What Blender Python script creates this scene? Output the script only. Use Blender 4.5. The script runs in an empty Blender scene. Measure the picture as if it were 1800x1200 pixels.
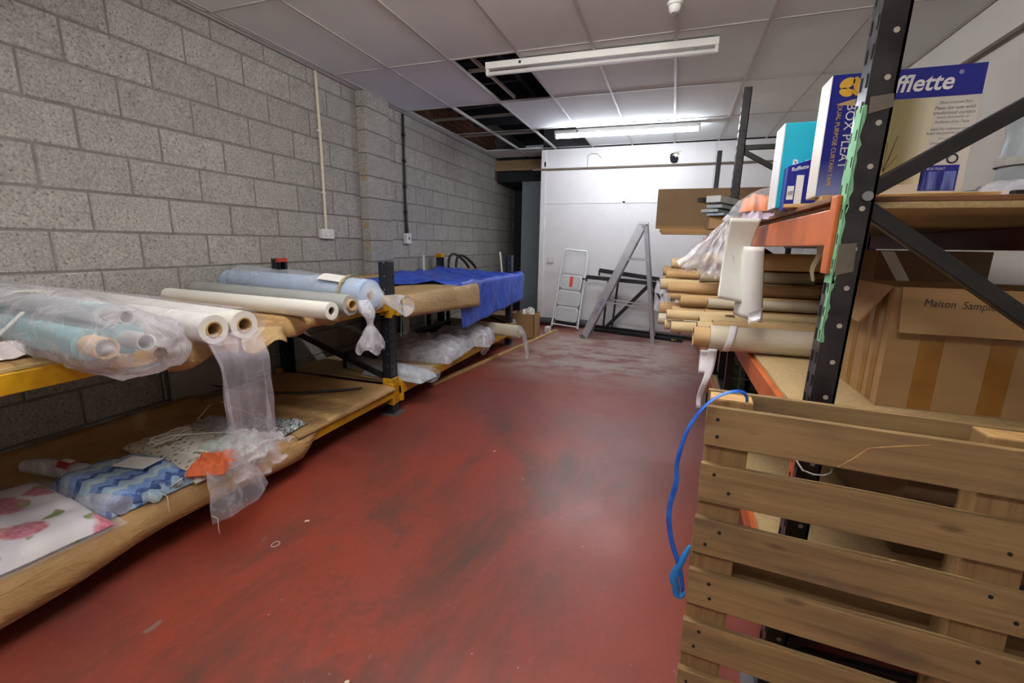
import bpy, math, random
from mathutils import Vector, Matrix, noise

random.seed(7)
scene = bpy.context.scene
COL = scene.collection

# ------------------------------------------------------------------ camera
CAM_F, CAM_YAW, CAM_PITCH, CAM_ROLL = 792.71, 0.3332, 0.2127, 0.0176
cy, sy = math.cos(CAM_YAW), math.sin(CAM_YAW)
cp, sp = math.cos(CAM_PITCH), math.sin(CAM_PITCH)
cr, sr = math.cos(CAM_ROLL), math.sin(CAM_ROLL)
fw = Vector((-sy, cy, 0)); rt = Vector((cy, sy, 0)); up = Vector((0, 0, 1))
f2 = fw * cp - up * sp; u2 = up * cp + fw * sp
r3 = rt * cr + u2 * sr; u3 = u2 * cr - rt * sr
cam = bpy.data.cameras.new('camera'); camo = bpy.data.objects.new('camera', cam)
COL.objects.link(camo)
cam.sensor_width = 36; cam.lens = CAM_F * 36 / 1800; cam.clip_start = 0.05
m = Matrix.Identity(4)
for i in range(3):
    m[i][0] = r3[i]; m[i][1] = u3[i]; m[i][2] = -f2[i]
m[0][3], m[1][3], m[2][3] = 3.211, 0.0, 1.353
camo.matrix_world = m
scene.camera = camo

# ------------------------------------------------------------------ world, exposure
w = bpy.data.worlds.new('world'); scene.world = w; w.use_nodes = True
w.node_tree.nodes['Background'].inputs[0].default_value = (0.8, 0.9, 1, 1)
w.node_tree.nodes['Background'].inputs[1].default_value = 0.05
vs = scene.view_settings
vs.view_transform = 'Standard'; vs.look = 'None'; vs.gamma = 1; vs.use_curve_mapping = False
vs.exposure = 0.93
TUBE_FAR, TUBE_MID, TUBE_NEAR = 62.0, 100.0, 62.0     # radiance of the lit fluorescent tubes

# ------------------------------------------------------------------ material helpers
def lin(c):
    return tuple(((v / 255) / 12.92 if v / 255 <= 0.04045 else ((v / 255 + 0.055) / 1.055) ** 2.4) for v in c[:3]) + (1,)

class NT:
    def __init__(s, name):
        s.m = bpy.data.materials.new(name); s.m.use_nodes = True
        s.t = s.m.node_tree; s.t.nodes.clear()
        s.out = s.n('ShaderNodeOutputMaterial')
        s.b = s.n('ShaderNodeBsdfPrincipled'); s.l(s.b.outputs[0], s.out.inputs[0])
    def n(s, typ, **kw):
        nd = s.t.nodes.new(typ)
        for k, v in kw.items(): setattr(nd, k, v)
        return nd
    def l(s, a, b): s.t.links.new(a, b)
    def val(s, sock, v):
        if hasattr(v, 'links') or isinstance(v, bpy.types.NodeSocket): s.l(v, sock)
        else: sock.default_value = v
    def coord(s, kind='Object', scale=(1, 1, 1), rand=False):
        tc = s.n('ShaderNodeTexCoord'); mp = s.n('ShaderNodeMapping')
        mp.inputs['Scale'].default_value = scale
        if kind == 'World':
            g = s.n('ShaderNodeNewGeometry'); s.l(g.outputs['Position'], mp.inputs[0])
        else:
            s.l(tc.outputs[kind], mp.inputs[0])
        o = mp.outputs[0]
        if rand:
            oi = s.n('ShaderNodeObjectInfo'); mu = s.math('MULTIPLY', oi.outputs['Random'], 37.0)
            va = s.n('ShaderNodeVectorMath', operation='ADD'); s.l(o, va.inputs[0]); s.l(mu, va.inputs[1]); o = va.outputs[0]
        return o
    def noise(s, vec, scale=5, detail=3, rough=0.5, dist=0.0):
        nd = s.n('ShaderNodeTexNoise'); s.l(vec, nd.inputs['Vector'])
        nd.inputs['Scale'].default_value = scale; nd.inputs['Detail'].default_value = detail
        nd.inputs['Roughness'].default_value = rough; nd.inputs['Distortion'].default_value = dist
        return nd.outputs[0]
    def voro(s, vec, scale, feature='F1', out='Distance'):
        nd = s.n('ShaderNodeTexVoronoi', feature=feature); s.l(vec, nd.inputs['Vector']); nd.inputs['Scale'].default_value = scale
        return nd.outputs[out]
    def math(s, op, a, b=0.0, c=0.0, clamp=False):
        nd = s.n('ShaderNodeMath', operation=op); nd.use_clamp = clamp
        s.val(nd.inputs[0], a); s.val(nd.inputs[1], b); s.val(nd.inputs[2], c); return nd.outputs[0]
    def step(s, v, a, b):
        nd = s.n('ShaderNodeMapRange'); s.l(v, nd.inputs[0]); nd.inputs[1].default_value = a; nd.inputs[2].default_value = b
        return nd.outputs[0]
    def mix(s, f, a, b):
        nd = s.n('ShaderNodeMix', data_type='RGBA'); s.val(nd.inputs[0], f); s.val(nd.inputs[6], a); s.val(nd.inputs[7], b)
        return nd.outputs[2]
    def sep(s, vec):
        nd = s.n('ShaderNodeSeparateXYZ'); s.l(vec, nd.inputs[0]); return nd.outputs
    def bump(s, h, strength=0.3, dist=0.01):
        nd = s.n('ShaderNodeBump'); s.l(h, nd.inputs['Height']); nd.inputs['Strength'].default_value = strength
        nd.inputs['Distance'].default_value = dist; s.l(nd.outputs[0], s.b.inputs['Normal'])
    def fin(s, col, rough=0.6, metal=0.0, spec=0.5):
        s.val(s.b.inputs['Base Color'], col); s.val(s.b.inputs['Roughness'], rough)
        s.b.inputs['Metallic'].default_value = metal; s.b.inputs['Specular IOR Level'].default_value = spec
        return s.m

def plain(name, c, rough=0.6, metal=0.0, var=0.12, scale=8.0, bump=0.0, c2=None, spec=0.5, kind='Object', stretch=(1, 1, 1), rand=False):
    t = NT(name); v = t.coord(kind, stretch, rand); n1 = t.noise(v, scale, 4, 0.6)
    a = lin(c); b = lin(c2) if c2 else tuple(x * (1 - var) for x in a[:3]) + (1,)
    f = t.step(n1, 0.35, 0.65)
    if bump: t.bump(t.noise(v, scale * 6, 3), bump, 0.004)
    return t.fin(t.mix(f, a, b), rough, metal, spec)

def wood(name, c1, c2, rough=0.65, grain=(2.0, 45, 45), dirt=None, rand=True):
    t = NT(name); v = t.coord('Object', grain, rand)
    n1 = t.noise(v, 1.0, 6, 0.65, 0.6); v2 = t.coord('Object', (3, 9, 9), rand); n2 = t.noise(v2, 1.2, 4, 0.6)
    c = t.mix(t.step(n1, 0.35, 0.68), lin(c1), lin(c2))
    if dirt: c = t.mix(t.math('MULTIPLY', t.step(n2, 0.52, 0.75), 0.75), c, lin(dirt))
    # knots
    v3 = t.coord('Object', (5, 14, 14), rand); kd = t.voro(v3, 1.0)
    c = t.mix(t.math('MULTIPLY', t.step(kd, 0.16, 0.06), 0.6), c, lin((60, 40, 24)))
    t.bump(n1, 0.25, 0.002)
    return t.fin(c, rough)

def film(name, tint=(236, 232, 240), base=0.16, amp=0.34, scale=9.0, rough=0.12):
    """clear polythene: mostly transparent, with glossy whitish creases"""
    t = NT(name); v = t.coord('Object'); n1 = t.noise(v, scale, 5, 0.7, 0.8)
    fac = t.math('MULTIPLY_ADD', t.step(n1, 0.42, 0.75), amp, base)
    lw = t.n('ShaderNodeLayerWeight'); lw.inputs[0].default_value = 0.35
    fac = t.math('ADD', fac, t.math('MULTIPLY', lw.outputs['Facing'], 0.22), clamp=True)
    tr = t.n('ShaderNodeBsdfTransparent'); ms = t.n('ShaderNodeMixShader')
    t.l(fac, ms.inputs[0]); t.l(tr.outputs[0], ms.inputs[1]); t.l(t.b.outputs[0], ms.inputs[2]); t.l(ms.outputs[0], t.out.inputs[0])
    t.bump(t.noise(v, scale * 3, 4, 0.6, 1.0), 0.5, 0.01)
    return t.fin(lin(tint), rough, 0, 0.8)

def emit(name, c, strength):
    t = NT(name); t.b.inputs['Emission Color'].default_value = lin(c); t.b.inputs['Emission Strength'].default_value = strength
    return t.fin(lin((255, 255, 255)), 0.3)

# ------------------------------------------------------------------ mesh helpers
class MB:
    def __init__(s): s.v = []; s.f = []
    def add(s, vs, fs):
        o = len(s.v); s.v += [Vector(x) for x in vs]; s.f += [tuple(i + o for i in f) for f in fs]; return s
    def box(s, x0, x1, y0, y1, z0, z1):
        return s.add([(x, y, z) for z in (z0, z1) for y in (y0, y1) for x in (x0, x1)],
                     [(0, 2, 3, 1), (4, 5, 7, 6), (0, 1, 5, 4), (2, 6, 7, 3), (0, 4, 6, 2), (1, 3, 7, 5)])
    def bar(s, a, b, w, h, upv=(0, 0, 1)):
        """rectangular bar from a to b; w across, h along upv"""
        a, b = Vector(a), Vector(b); d = (b - a).normalized(); u = Vector(upv)
        side = d.cross(u)
        if side.length < 1e-4: side = d.cross(Vector((1, 0, 0)))
        side.normalize(); u = side.cross(d).normalized()
        vs = []
        for p in (a, b):
            for i, j in ((-1, -1), (1, -1), (1, 1), (-1, 1)): vs.append(p + side * (i * w / 2) + u * (j * h / 2))
        return s.add(vs, [(0, 1, 2, 3), (7, 6, 5, 4), (0, 4, 5, 1), (1, 5, 6, 2), (2, 6, 7, 3), (3, 7, 4, 0)])
    def tube(s, pts, r, n=12, cap=True, closed=False):
        pts = [Vector(p) for p in pts]; k = len(pts); rs = r if isinstance(r, (list, tuple)) else [r] * k
        t0 = (pts[1] - pts[0]).normalized(); ref = Vector((0, 0, 1)) if abs(t0.z) < 0.9 else Vector((1, 0, 0))
        nv = t0.cross(ref).normalized(); vs = []; 
        for i, p in enumerate(pts):
            t = (pts[min(i + 1, k - 1)] - pts[max(i - 1, 0)]).normalized()
            nv = (nv - t * nv.dot(t)).normalized(); bv = t.cross(nv)
            for j in range(n):
                a = 2 * math.pi * j / n; vs.append(p + (nv * math.cos(a) + bv * math.sin(a)) * rs[i])
        fs = [(i * n + j, i * n + (j + 1) % n, (i + 1) * n + (j + 1) % n, (i + 1) * n + j) for i in range(k - 1) for j in range(n)]
        if cap: fs += [tuple(range(n - 1, -1, -1)), tuple(range((k - 1) * n, k * n))]
        return s.add(vs, fs)
    def pipe(s, a, b, ro, ri, n=24):
        """hollow cylinder"""
        a, b = Vector(a), Vector(b); d = (b - a).normalized(); ref = Vector((0, 0, 1)) if abs(d.z) < 0.9 else Vector((1, 0, 0))
        u = d.cross(ref).normalized(); w = d.cross(u); vs = []
        for p, r in ((a, ro), (b, ro), (b, ri), (a, ri)):
            for j in range(n):
                t = 2 * math.pi * j / n; vs.append(p + (u * math.cos(t) + w * math.sin(t)) * r)
        fs = []
        for q in range(4):
            q2 = (q + 1) % 4
            fs += [(q * n + j, q2 * n + j, q2 * n + (j + 1) % n, q * n + (j + 1) % n) for j in range(n)]
        return s.add(vs, fs)
    def grid(s, fn, nu, nv, closed_u=False):
        vs = [fn(i / nu, j / nv) for j in range(nv + 1) for i in range(nu + (0 if closed_u else 1))]
        st = nu if closed_u else nu + 1
        fs = [(j * st + i, j * st + (i + 1) % st, (j + 1) * st + (i + 1) % st, (j + 1) * st + i) for j in range(nv) for i in range(nu)]
        return s.add(vs, fs)
    def prism(s, poly, thick, fn):
        """poly: 2-D outline, fn(x, y, t) -> 3-D"""
        n = len(poly); vs = [fn(x, y, 0) for x, y in poly] + [fn(x, y, thick) for x, y in poly]
        return s.add(vs, [tuple(range(n - 1, -1, -1)), tuple(range(n, 2 * n))] + [(i, (i + 1) % n, n + (i + 1) % n, n + i) for i in range(n)])
    def disc(s, c, r, nrm, n=12, t=0.001):
        c = Vector(c); d = Vector(nrm).normalized(); return s.tube([c, c + d * t], r, n)

WL = {}
def setp(o, label=None, cat=None, group=None, kind=None):
    if label: o['label'] = label
    if cat: o['category'] = cat
    if group: o['group'] = group
    if kind: o['kind'] = kind
    return o

def obj(name, mb, mat, parent=None, local=False, smooth=False, bevel=0.0, solid=0.0, label=None, cat=None, group=None, kind=None, sub=0, origin=True):
    vs = mb.v; loc = Vector((0, 0, 0))
    if parent is not None:
        if not local: o0 = WL.get(parent, Vector((0, 0, 0))); vs = [v - o0 for v in vs]
    elif origin and kind != 'structure':
        xs = [v.x for v in vs]; ys = [v.y for v in vs]; zs = [v.z for v in vs]
        loc = Vector(((min(xs) + max(xs)) / 2, (min(ys) + max(ys)) / 2, min(zs))); vs = [v - loc for v in vs]
    me = bpy.data.meshes.new(name); me.from_pydata([tuple(v) for v in vs], [], mb.f); me.update()
    # consistent outward normals
    import bmesh
    bm = bmesh.new(); bm.from_mesh(me); bmesh.ops.recalc_face_normals(bm, faces=bm.faces); bm.to_mesh(me); bm.free()
    if smooth:
        me.polygons.foreach_set('use_smooth', [True] * len(me.polygons))
        try: me.set_sharp_from_angle(angle=math.radians(40 if smooth is True else smooth))
        except Exception: pass
    me.materials.append(mat)
    o = bpy.data.objects.new(name, me); COL.objects.link(o); o.location = loc
    if parent is not None: o.parent = parent; WL[o] = WL.get(parent, Vector((0, 0, 0)))
    else: WL[o] = loc
    if solid:
        md = o.modifiers.new('thickness', 'SOLIDIFY'); md.thickness = solid; md.offset = 0
    if bevel:
        md = o.modifiers.new('bevel', 'BEVEL'); md.width = bevel; md.segments = 2; md.limit_method = 'ANGLE'
    if sub:
        md = o.modifiers.new('sub', 'SUBSURF'); md.levels = sub; md.render_levels = sub
    return setp(o, label, cat, group, kind)

def thing(name, label, cat, loc=(0, 0, 0), rot=(0, 0, 0), group=None, kind=None):
    o = bpy.data.objects.new(name, None); COL.objects.link(o); o.empty_display_size = 0.1
    o.location = loc; o.rotation_euler = rot; WL[o] = Vector(loc)
    return setp(o, label, cat, group, kind)

def inst(name, mesh, loc, parent=None, rot=(0, 0, 0), scale=(1, 1, 1)):
    o = bpy.data.objects.new(name, mesh); COL.objects.link(o); o.location = loc; o.rotation_euler = rot; o.scale = scale
    if parent is not None: o.parent = parent
    return o

def nz(x, y, z=0.0, s=1.0): return noise.noise(Vector((x * s, y * s, z * s)))

def text(body, parent, org, right, upv, height, mat, width=None, shear=0.0, name='lettering', align='LEFT', thick=0.0006, lead=1.0, local=False, bold=0.0):
    cu = bpy.data.curves.new('txt', 'FONT'); cu.body = body; cu.align_x = align; cu.shear = shear; cu.space_line = lead
    cu.offset = bold; cu.resolution_u = 3
    to = bpy.data.objects.new('txt', cu); COL.objects.link(to)
    dg = bpy.context.evaluated_depsgraph_get(); dg.update()
    me = bpy.data.meshes.new_from_object(to.evaluated_get(dg)); bpy.data.objects.remove(to)
    vs = [v.co.copy() for v in me.vertices]
    if not vs: return None
    x0 = min(v.x for v in vs); x1 = max(v.x for v in vs); y1 = max(v.y for v in vs); y0 = min(v.y for v in vs)
    R_, U_ = Vector(right).normalized(), Vector(upv).normalized(); N_ = R_.cross(U_)
    sy_ = height / max(1e-6, (y1 - y0)); sx_ = (width / max(1e-6, x1 - x0)) if width else sy_
    xr = x0 if align == 'LEFT' else 0.0
    mb = MB(); mb.v = [Vector(org) + R_ * ((v.x - xr) * sx_) + U_ * ((v.y - y0) * sy_) + N_ * thick for v in vs]
    mb.f = [tuple(p.vertices) for p in me.polygons]
    o0 = Vector((0, 0, 0)) if local else WL.get(parent, Vector((0, 0, 0)))
    m2 = bpy.data.meshes.new(name); m2.from_pydata([tuple(v - o0) for v in mb.v], [], mb.f); m2.materials.append(mat)
    o = bpy.data.objects.new(name, m2); COL.objects.link(o); o.parent = parent; WL[o] = WL.get(parent, Vector((0, 0, 0)))
    return o

# ------------------------------------------------------------------ shared materials
def block_mat(name, c1, c2, c3):
    t = NT(name); v = t.coord('Object', (1, 1, 1), True)
    oi = t.n('ShaderNodeObjectInfo')
    fine = t.noise(v, 70, 5, 0.8); mid = t.noise(v, 9, 4, 0.6); sp = t.voro(v, 150)
    c = t.mix(t.step(fine, 0.38, 0.62), lin(c1), lin(c2))
    c = t.mix(t.math('MULTIPLY', t.step(mid, 0.45, 0.75), 0.35), c, lin(c3))
    c = t.mix(t.math('MULTIPLY', oi.outputs['Random'], 0.30), c, lin(c3))
    c = t.mix(t.math('MULTIPLY', t.step(t.noise(v, 70, 2), 0.66, 0.74), 0.7), c, lin((75, 72, 68)))
    t.bump(t.noise(v, 90, 4, 0.8), 0.6, 0.006)
    return t.fin(c, 0.95, 0, 0.2)
M_block = block_mat('concrete_block', (198, 195, 188), (138, 136, 131), (124, 121, 117))
M_mortar = plain('mortar', (132, 130, 124), 0.95, var=0.25, scale=14, bump=0.3)
M_brick = plain('red_brick', (128, 78, 58), 0.95, var=0.35, scale=20, bump=0.3, rand=True)
M_white = plain('white_paint', (232, 230, 230), 0.55, var=0.05, scale=3)
M_offwhite = plain('cream_plaster', (216, 212, 204), 0.8, var=0.06, scale=2.5)
M_trim = plain('brown_trim', (120, 106, 92), 0.7, var=0.2)
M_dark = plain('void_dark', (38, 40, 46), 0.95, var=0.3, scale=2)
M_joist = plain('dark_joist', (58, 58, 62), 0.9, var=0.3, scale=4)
M_tee = plain('ceiling_tee', (196, 192, 188), 0.5, var=0.06)
M_plastic_white = plain('white_plastic', (226, 226, 222), 0.4, var=0.03)
M_black = plain('black_steel', (22, 22, 24), 0.38, var=0.3, scale=12, c2=(38, 37, 38))
M_rubber = plain('black_rubber', (16, 16, 17), 0.5, var=0.2)
M_navy = plain('navy_steel', (30, 36, 46), 0.4, var=0.25, scale=10)
M_yellow = plain('yellow_steel', (206, 158, 20), 0.42, var=0.25, scale=9, c2=(176, 128, 18))
def kraft_mat(name, c1, c2):
    t = NT(name); v = t.coord('Object'); n1 = t.noise(v, 3.0, 4, 0.6); ws = t.coord('Object', (9, 3.2, 9))
    r1 = t.math('ABSOLUTE', t.math('SUBTRACT', t.noise(ws, 1.0, 5, 0.6, 0.6), 0.5))
    r2 = t.math('ABSOLUTE', t.math('SUBTRACT', t.noise(v, 9.0, 3, 0.5, 0.4), 0.5))
    h = t.math('ADD', t.math('MINIMUM', t.math('MULTIPLY', r1, 4.0), 0.4), t.math('MINIMUM', t.math('MULTIPLY', r2, 2.0), 0.2))
    t.bump(h, 0.55, 0.012)
    return t.fin(t.mix(t.step(n1, 0.35, 0.65), lin(c1), lin(c2)), 0.62)
M_kraft = kraft_mat('kraft_paper', (180, 144, 94), (160, 126, 80))
M_kraft2 = kraft_mat('kraft_paper_faded', (190, 160, 112), (172, 142, 98))
M_chip = plain('chipboard', (190, 164, 118), 0.8, var=0.22, scale=90, bump=0.1)
M_ply = wood('plywood', (196, 158, 100), (170, 128, 76))
M_card = plain('cardboard', (166, 130, 88), 0.8, var=0.1, scale=5, stretch=(1, 1, 6))
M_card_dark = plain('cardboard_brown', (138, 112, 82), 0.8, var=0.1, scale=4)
M_tubecard = plain('tube_cardboard', (196, 162, 116), 0.75, var=0.12, scale=6, rand=True)
M_tubecard2 = plain('tube_cardboard_pale', (216, 192, 148), 0.75, var=0.12, scale=6, rand=True)
M_tubepaper = plain('tube_paper_wrap', (206, 196, 176), 0.45, var=0.08, scale=4, rand=True)
M_hole = plain('tube_inside', (92, 70, 48), 0.9, var=0.2)
M_alu = plain('aluminium', (190, 194, 202), 0.38, 0.75, var=0.12, scale=10)
M_galv = plain('galvanised', (150, 156, 160), 0.4, 0.7, var=0.2, scale=20)
M_film = film('clear_film')
M_film2 = film('cloudy_film', (226, 226, 236), 0.30, 0.45, 7)
M_film3 = film('thin_film', (232, 226, 238), 0.10, 0.26, 6)
M_film4 = film('smooth_film', (222, 228, 240), 0.16, 0.24, 4)
M_film5 = film('white_film', (240, 240, 246), 0.34, 0.40, 8)
M_paper = plain('white_paper', (232, 230, 226), 0.7, var=0.04)
M_paleblue = plain('pale_blue_fabric', (172, 194, 222), 0.8, var=0.1, scale=5)
M_teal = plain('teal_fabric', (128, 178, 186), 0.85, var=0.14, scale=4)
M_whitefab = plain('white_fabric', (234, 232, 224), 0.85, var=0.05, scale=5)
M_greyfab = plain('grey_fabric', (164, 166, 164), 0.9, var=0.1, scale=5)
M_cream = plain('cream_fabric', (220, 212, 186), 0.85, var=0.1, scale=5)
M_string = plain('string', (226, 220, 206), 0.9, var=0.05)
M_ink = plain('ink', (50, 40, 34), 0.8, var=0.1)
M_inkblue = plain('print_blue', (28, 36, 142), 0.35, var=0.1, scale=3)
M_printwhite = plain('print_white', (236, 236, 238), 0.4, var=0.02)
M_gold = plain('print_gold', (226, 178, 60), 0.4, var=0.06)
M_printgrey = plain('print_grey', (104, 104, 116), 0.6, var=0.05)

# ================================================================== THE ROOM
RX, BY, FY, CZ = 4.965, 7.6, -3.0, 2.868           # right wall, back partition, wall behind, ceiling height

def floor_mat():
    t = NT('red_floor_paint'); v = t.coord('World'); s = t.sep(v)
    big = t.noise(v, 0.9, 5, 0.6, 0.4); mid = t.noise(v, 3.2, 6, 0.65, 0.8); fine = t.noise(v, 38, 4, 0.7)
    c = t.mix(t.step(big, 0.35, 0.68), lin((138, 58, 42)), lin((114, 60, 53)))
    c = t.mix(t.math('MULTIPLY', t.step(fine, 0.5, 0.8), 0.3), c, lin((160, 92, 84)))
    # dark green-grey rubbed stains, streaked along the aisle
    vs_ = t.coord('World', (1.5, 0.62, 1)); st = t.noise(vs_, 1.5, 7, 0.7, 0.45)
    near = t.math('MULTIPLY', t.step(s[1], 4.6, 2.6), t.math('MULTIPLY', t.step(s[0], 1.25, 1.8), t.step(s[0], 3.4, 2.7)))
    mk = t.math('MULTIPLY', t.step(st, 0.47, 0.64), near)
    c = t.mix(t.math('MULTIPLY', mk, 0.72), c, lin((62, 58, 50)))
    bl = t.math('MULTIPLY', t.step(t.noise(v, 4.5, 8, 0.75, 0.2), 0.52, 0.66), t.math('MULTIPLY', near, t.step(t.noise(v, 1.1, 2), 0.42, 0.58)))
    c = t.mix(t.math('MULTIPLY', bl, 0.55), c, lin((70, 62, 54)))
    c = t.mix(t.math('MULTIPLY', t.step(s[0], 2.3, 3.3), 0.30), c, lin((124, 80, 76)))
    grn = t.math('MULTIPLY', t.step(t.noise(vs_, 2.6, 4, 0.6, 0.6), 0.66, 0.74), near)
    c = t.mix(t.math('MULTIPLY', grn, 0.5), c, lin((60, 84, 74)))
    # bare concrete where the paint has worn off at the far end
    vw = t.coord('World', (0.9, 1.4, 1)); wn = t.noise(vw, 2.6, 9, 0.75, 0.3)
    far = t.math('MULTIPLY', t.step(s[1], 4.15, 5.0), t.step(s[1], 7.6, 6.6))
    far = t.math('MULTIPLY', far, t.math('MULTIPLY', t.step(s[0], 1.15, 1.75), t.step(s[0], 3.75, 3.2)))
    wear = t.math('MULTIPLY', t.step(wn, 0.40, 0.54), far)
    c = t.mix(t.math('MULTIPLY', wear, 0.85), c, lin((172, 160, 150)))
    chips = t.math('MULTIPLY', t.step(t.noise(v, 7.5, 3, 0.5, 0.3), 0.73, 0.75), t.step(s[0], 1.2, 1.6))
    c = t.mix(t.math('MULTIPLY', chips, 0.7), c, lin((126, 112, 106)))
    # hairline cracks and pale specks
    ck = t.voro(t.coord('World', (0.9, 0.6, 1)), 0.8, 'DISTANCE_TO_EDGE')
    c = t.mix(t.math('MULTIPLY', t.step(ck, 0.003, 0.001), 0.06), c, lin((70, 40, 36)))
    spk = t.math('MULTIPLY', t.step(t.voro(v, 16), 0.07, 0.04), t.step(t.noise(v, 5), 0.5, 0.62))
    c = t.mix(t.math('MULTIPLY', spk, 0.5), c, lin((190, 176, 168)))
    r = t.math('MULTIPLY_ADD', mid, 0.30, 0.24); r = t.math('ADD', r, t.math('MULTIPLY', wear, 0.25), clamp=True)
    t.bump(t.noise(v, 22, 5, 0.7), 0.10, 0.004)
    return t.fin(c, r, 0, 0.45)
obj('floor', MB().box(-0.3, RX + 0.2, FY, 10.2, -0.1, 0), floor_mat(), kind='structure')

# ---- left wall: mortar core, each block its own piece
wl = obj('wall_left', MB().box(-0.25, -0.0075, FY, 10.0, 0, 3.45), M_mortar, kind='structure')
def block_mesh(L, Hh):
    """one block with slightly rounded arrises"""
    b = 0.006; x = -0.002; D = 0.04
    mb = MB(); pr = [(-L / 2 + b, -Hh / 2 + b), (L / 2 - b, -Hh / 2 + b), (L / 2 - b, Hh / 2 - b), (-L / 2 + b, Hh / 2 - b)]
    pr2 = [(-L / 2, -Hh / 2), (L / 2, -Hh / 2), (L / 2, Hh / 2), (-L / 2, Hh / 2)]
    vs_ = [(x, a, c) for a, c in pr] + [(x - b, a, c) for a, c in pr2] + [(x - D, a, c) for a, c in pr2]
    fs = [(0, 1, 2, 3)] + [(i, (i + 1) % 4 + 0, 4 + (i + 1) % 4, 4 + i)[::-1] for i in range(4)] + [(4 + i, 4 + (i + 1) % 4, 8 + (i + 1) % 4, 8 + i)[::-1] for i in range(4)]
    mb.add(vs_, fs); return mb
bm_cache = {}
def block_shared(L, Hh):
    k = (round(L, 3), round(Hh, 3))
    if k not in bm_cache:
        o = obj('block', block_mesh(L, Hh), M_block, parent=wl); me = o.data; bpy.data.objects.remove(o); bm_cache[k] = me
    return bm_cache[k]
Z0 = 1.38
for k in range(-6, 7):
    z0 = Z0 + 0.225 * k; z1 = min(z0 + 0.225, CZ)
    zc, hh = (z0 + z1) / 2, z1 - z0 - 0.011
    off = 1.762 if k % 2 == 0 else 1.552
    y = off - 0.45 * 5
    while y < 9.8:
        a, b = max(y, 0.0), min(y + 0.45, 9.8)
        if a < 4.2 < b: b = 4.235
        if b > 0 and b - a > 0.06 and not (a >= 4.2 and b <= 4.66):
            if 4.2 <= a < 4.66: a = 4.66
            if b - a > 0.05:
                o = inst('block', block_shared(b - a - 0.011, hh), (random.uniform(-0.002, 0.002), (a + b) / 2, zc), wl)
        y += 0.45
# ---- the blockwork pier
pier = obj('wall_pier', MB().box(-0.05, 0.092, 4.246, 4.654, 0, CZ), M_mortar, kind='structure')
pm = None
for k in range(-6, 7):
    z0 = Z0 + 0.225 * k - 0.02; z1 = min(z0 + 0.225, CZ)
    mb = MB().box(-0.06, 0.06, -0.214, 0.214, -(z1 - z0 - 0.011) / 2, (z1 - z0 - 0.011) / 2)
    if pm is None or k == 6:
        o = obj('block', mb, M_block, parent=pier, bevel=0.005); o.location = (0.04, 4.45, (z0 + z1) / 2); pm = o.data
    else:
        o = inst('block', pm, (0.04, 4.45, (z0 + z1) / 2), pier); o.modifiers.new('bevel', 'BEVEL').width = 0.005
M_ypaint = plain('yellow_paint', (190, 150, 60), 0.8, var=0.3, scale=40)
for z in (1.28, 1.36, 1.53, 2.02, 2.09):
    mb = MB(); n = 9; a0 = random.random()
    mb.prism([(math.cos(2 * math.pi * i / n + a0) * random.uniform(0.012, 0.026), math.sin(2 * math.pi * i / n + a0) * random.uniform(0.016, 0.03)) for i in range(n)], 0.001,
             lambda x, y, t, z=z: (0.055 + x, 4.2345 - t, z + y))
    obj('paint_splash', mb, M_ypaint, parent=pier)
# ---- old brickwork above the ceiling line
brw = obj('wall_parapet', MB().box(-0.25, -0.02, 4.7, 9.0, 2.88, 3.46), M_mortar, kind='structure')
bk = None
for r in range(5):
    y = 4.75 + (0.11 if r % 2 else 0)
    while y < 8.2:
        if bk is None:
            o = obj('brick', MB().box(-0.03, 0.0, -0.107, 0.107, -0.0325, 0.0325), M_brick, parent=brw, bevel=0.004); bk = o.data; o.location = (0.0, y, 2.93 + r * 0.076)
        else: inst('brick', bk, (random.uniform(-0.004, 0.004), y, 2.93 + r * 0.076), brw)
        y += 0.225

# ---- right wall, wall behind the camera
obj('wall_right', MB().box(RX, RX + 0.2, FY, 10.0, 0, 3.45), M_offwhite, kind='structure')
obj('wall_front', MB().box(-0.25, RX + 0.2, FY - 0.2, FY, 0, 3.45), M_offwhite, kind='structure')

# ---- back partition: white boards, cover strips, painted skirting
PX = 1.065
obj('wall_void', MB().box(PX, RX, BY, BY + 0.12, CZ + 0.002, 3.45), M_joist, kind='structure')
wb = obj('wall_back', MB().box(PX, RX, BY + 0.008, BY + 0.12, 0, CZ), M_white, kind='structure')
xs = [PX, 2.41, 3.66, RX]; zs = [0.0, 2.03, 2.868]
for i in range(3):
    for j in range(2):
        obj('wall_panel', MB().box(xs[i] + 0.004, xs[i + 1] - 0.004, BY, BY + 0.012, zs[j] + 0.004, zs[j + 1] - 0.004), M_white, parent=wb, bevel=0.002)
for x in (2.41, 3.66):
    obj('cover_strip', MB().box(x - 0.02, x + 0.02, BY - 0.008, BY, 0.05, 2.86), M_white, parent=wb, bevel=0.002)
obj('cover_strip', MB().box(PX, 3.66, BY - 0.008, BY, 2.015, 2.045), M_white, parent=wb, bevel=0.002)
obj('corner_post', MB().box(PX - 0.02, PX + 0.06, BY - 0.02, BY + 0.12, 0, 2.86), M_white, parent=wb, bevel=0.003)
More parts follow.
